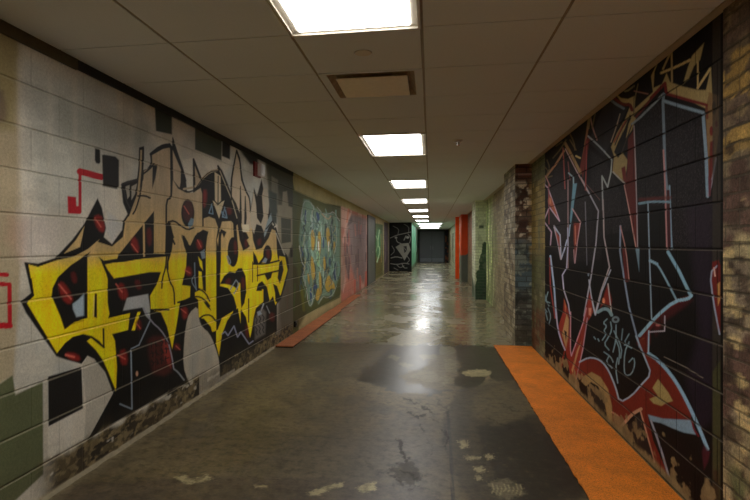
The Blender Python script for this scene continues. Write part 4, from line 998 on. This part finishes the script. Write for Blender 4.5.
def mat(name, x0, x1, y0, y1, h, m, label, group, wob=.004):
    t = empty(name, ((x0 + x1) / 2, (y0 + y1) / 2, 0), label, 'mat', group)
    cx, cy = (x0 + x1) / 2, (y0 + y1) / 2
    ny = int((y1 - y0) / .05) + 1
    for nm, z0, z1, inset, mm in (('top_layer', h * .45, h, 0, m), ('backing', 0.0005, h * .45, .003, UB)):
        bm = bmesh.new(); rs = random.Random(5); rows = []
        for i in range(ny + 1):
            y = y0 + inset + (y1 - y0 - 2 * inset) * i / ny - cy
            d = rs.uniform(-wob, wob)
            a, b_ = x0 + inset + d - cx, x1 - inset - cx
            rows.append([bm.verts.new(p) for p in ((a, y, z0), (a, y, z1 - .002), (a + .003, y, z1), (b_ - .003, y, z1), (b_, y, z1 - .002), (b_, y, z0))])
        for i in range(ny):
            for k in range(6): bm.faces.new((rows[i][k], rows[i][(k + 1) % 6], rows[i + 1][(k + 1) % 6], rows[i + 1][k]))
        bm.faces.new(rows[0][::-1]); bm.faces.new(rows[-1])
        q = MB(); q.bm.free(); q.bm = bm; q.build(nm, mm, t)
    return t
mat('floor_mat', .765, 1.205, -1.0, 7.10, .022, OM, 'wide bright orange mat along the right wall under the dark mural', None)
mat('floor_mat', XL + .012, -1.64, 6.60, 10.35, .026, OM2, 'long narrow orange mat against the left wall, the nearer of two', 'narrow orange mats on the left', .003)
mat('floor_mat', XL + .012, -1.68, 10.40, 13.6, .020, OM2, 'narrow orange mat against the left wall, the farther of two', 'narrow orange mats on the left', .003)

# ------------------------------------------------------------------ doors and jambs
gm = flat('door_grey', (120, 122, 124), .45, noise=.05); gf = flat('frame_grey', (70, 72, 72), .5); steel = flat('brushed_steel', (170, 170, 168), .3, .9)
f = MB(); y = YE - .05
f.box(-.80, -.72, y - .02, YE, 0, 2.20); f.box(.90, .98, y - .02, YE, 0, 2.20); f.box(-.80, .98, y - .02, YE, 2.12, 2.20)
d = f.build('door_1', gf); d['kind'] = 'structure'
for x0, x1 in ((-.718, .086), (.094, .898)):
    f = MB(); f.box(x0, x1, y, y + .045, .01, 2.118, .003); l = f.build('door_leaf', gm, d)
    f = MB(); f.box(x0 + .02, x1 - .02, y - .004, y, .03, .28); f.build('kick_plate', flat('kick', (150, 154, 158), .4), l)
    hx = x1 - .07 if x0 < 0 else x0 + .07
    f = MB(); f.cyl((hx, y - .03, 1.0), .012, .012, .25, 12, 'Z'); f.box(hx - .01, hx + .01, y - .03, y, .9, .92); f.box(hx - .01, hx + .01, y - .03, y, 1.08, 1.10); f.build('door_handle', steel, l)
f = MB(); f.box(XL, XL + .03, 16.72, 16.80, 0, 2.14); f.box(XL, XL + .03, 18.92, 19.0, 0, 2.14); f.box(XL, XL + .03, 16.72, 19.0, 2.06, 2.14)
gd = flat('side_door_grey', (96, 100, 96), .5, noise=.1)
d = f.build('door_2', gf); d['kind'] = 'structure'
for y0, y1 in ((16.80, 17.858), (17.862, 18.92)):
    f = MB(); f.box(XL + .002, XL + .02, y0, y1, .01, 2.06, .002); l = f.build('door_leaf', gd, d)
    hy = y1 - .08 if y0 < 17 else y0 + .08
    f = MB(); f.cyl((XL + .045, hy, 1.0), .012, .012, .14, 12, 'Y'); f.box(XL + .02, XL + .05, hy - .012, hy + .012, .99, 1.01); f.build('door_handle', steel, l)
# cement fillet along the foot of the left wall
CM = flat('cement_fillet', (150, 138, 110), .85, noise=.2, scale=25, bump=.4)
bm = bmesh.new(); rs = random.Random(2); rows = []
yy = -3.9
while yy < 6.58:
    w = .018 + rs.uniform(-.006, .008); rows.append([bm.verts.new(p) for p in ((XL + .001, yy, .018 + rs.uniform(-.004, .005)), (XL + w, yy, .001), (XL + .001, yy, .001))]); yy += .06
for i in range(len(rows) - 1):
    for k in range(3): bm.faces.new((rows[i][k], rows[i][(k + 1) % 3], rows[i + 1][(k + 1) % 3], rows[i + 1][k]))
bm.faces.new(rows[0]); bm.faces.new(rows[-1][::-1])
q = MB(); q.bm.free(); q.bm = bm; q.build('baseboard_left', CM)['kind'] = 'structure'
bpy.context.view_layer.update()
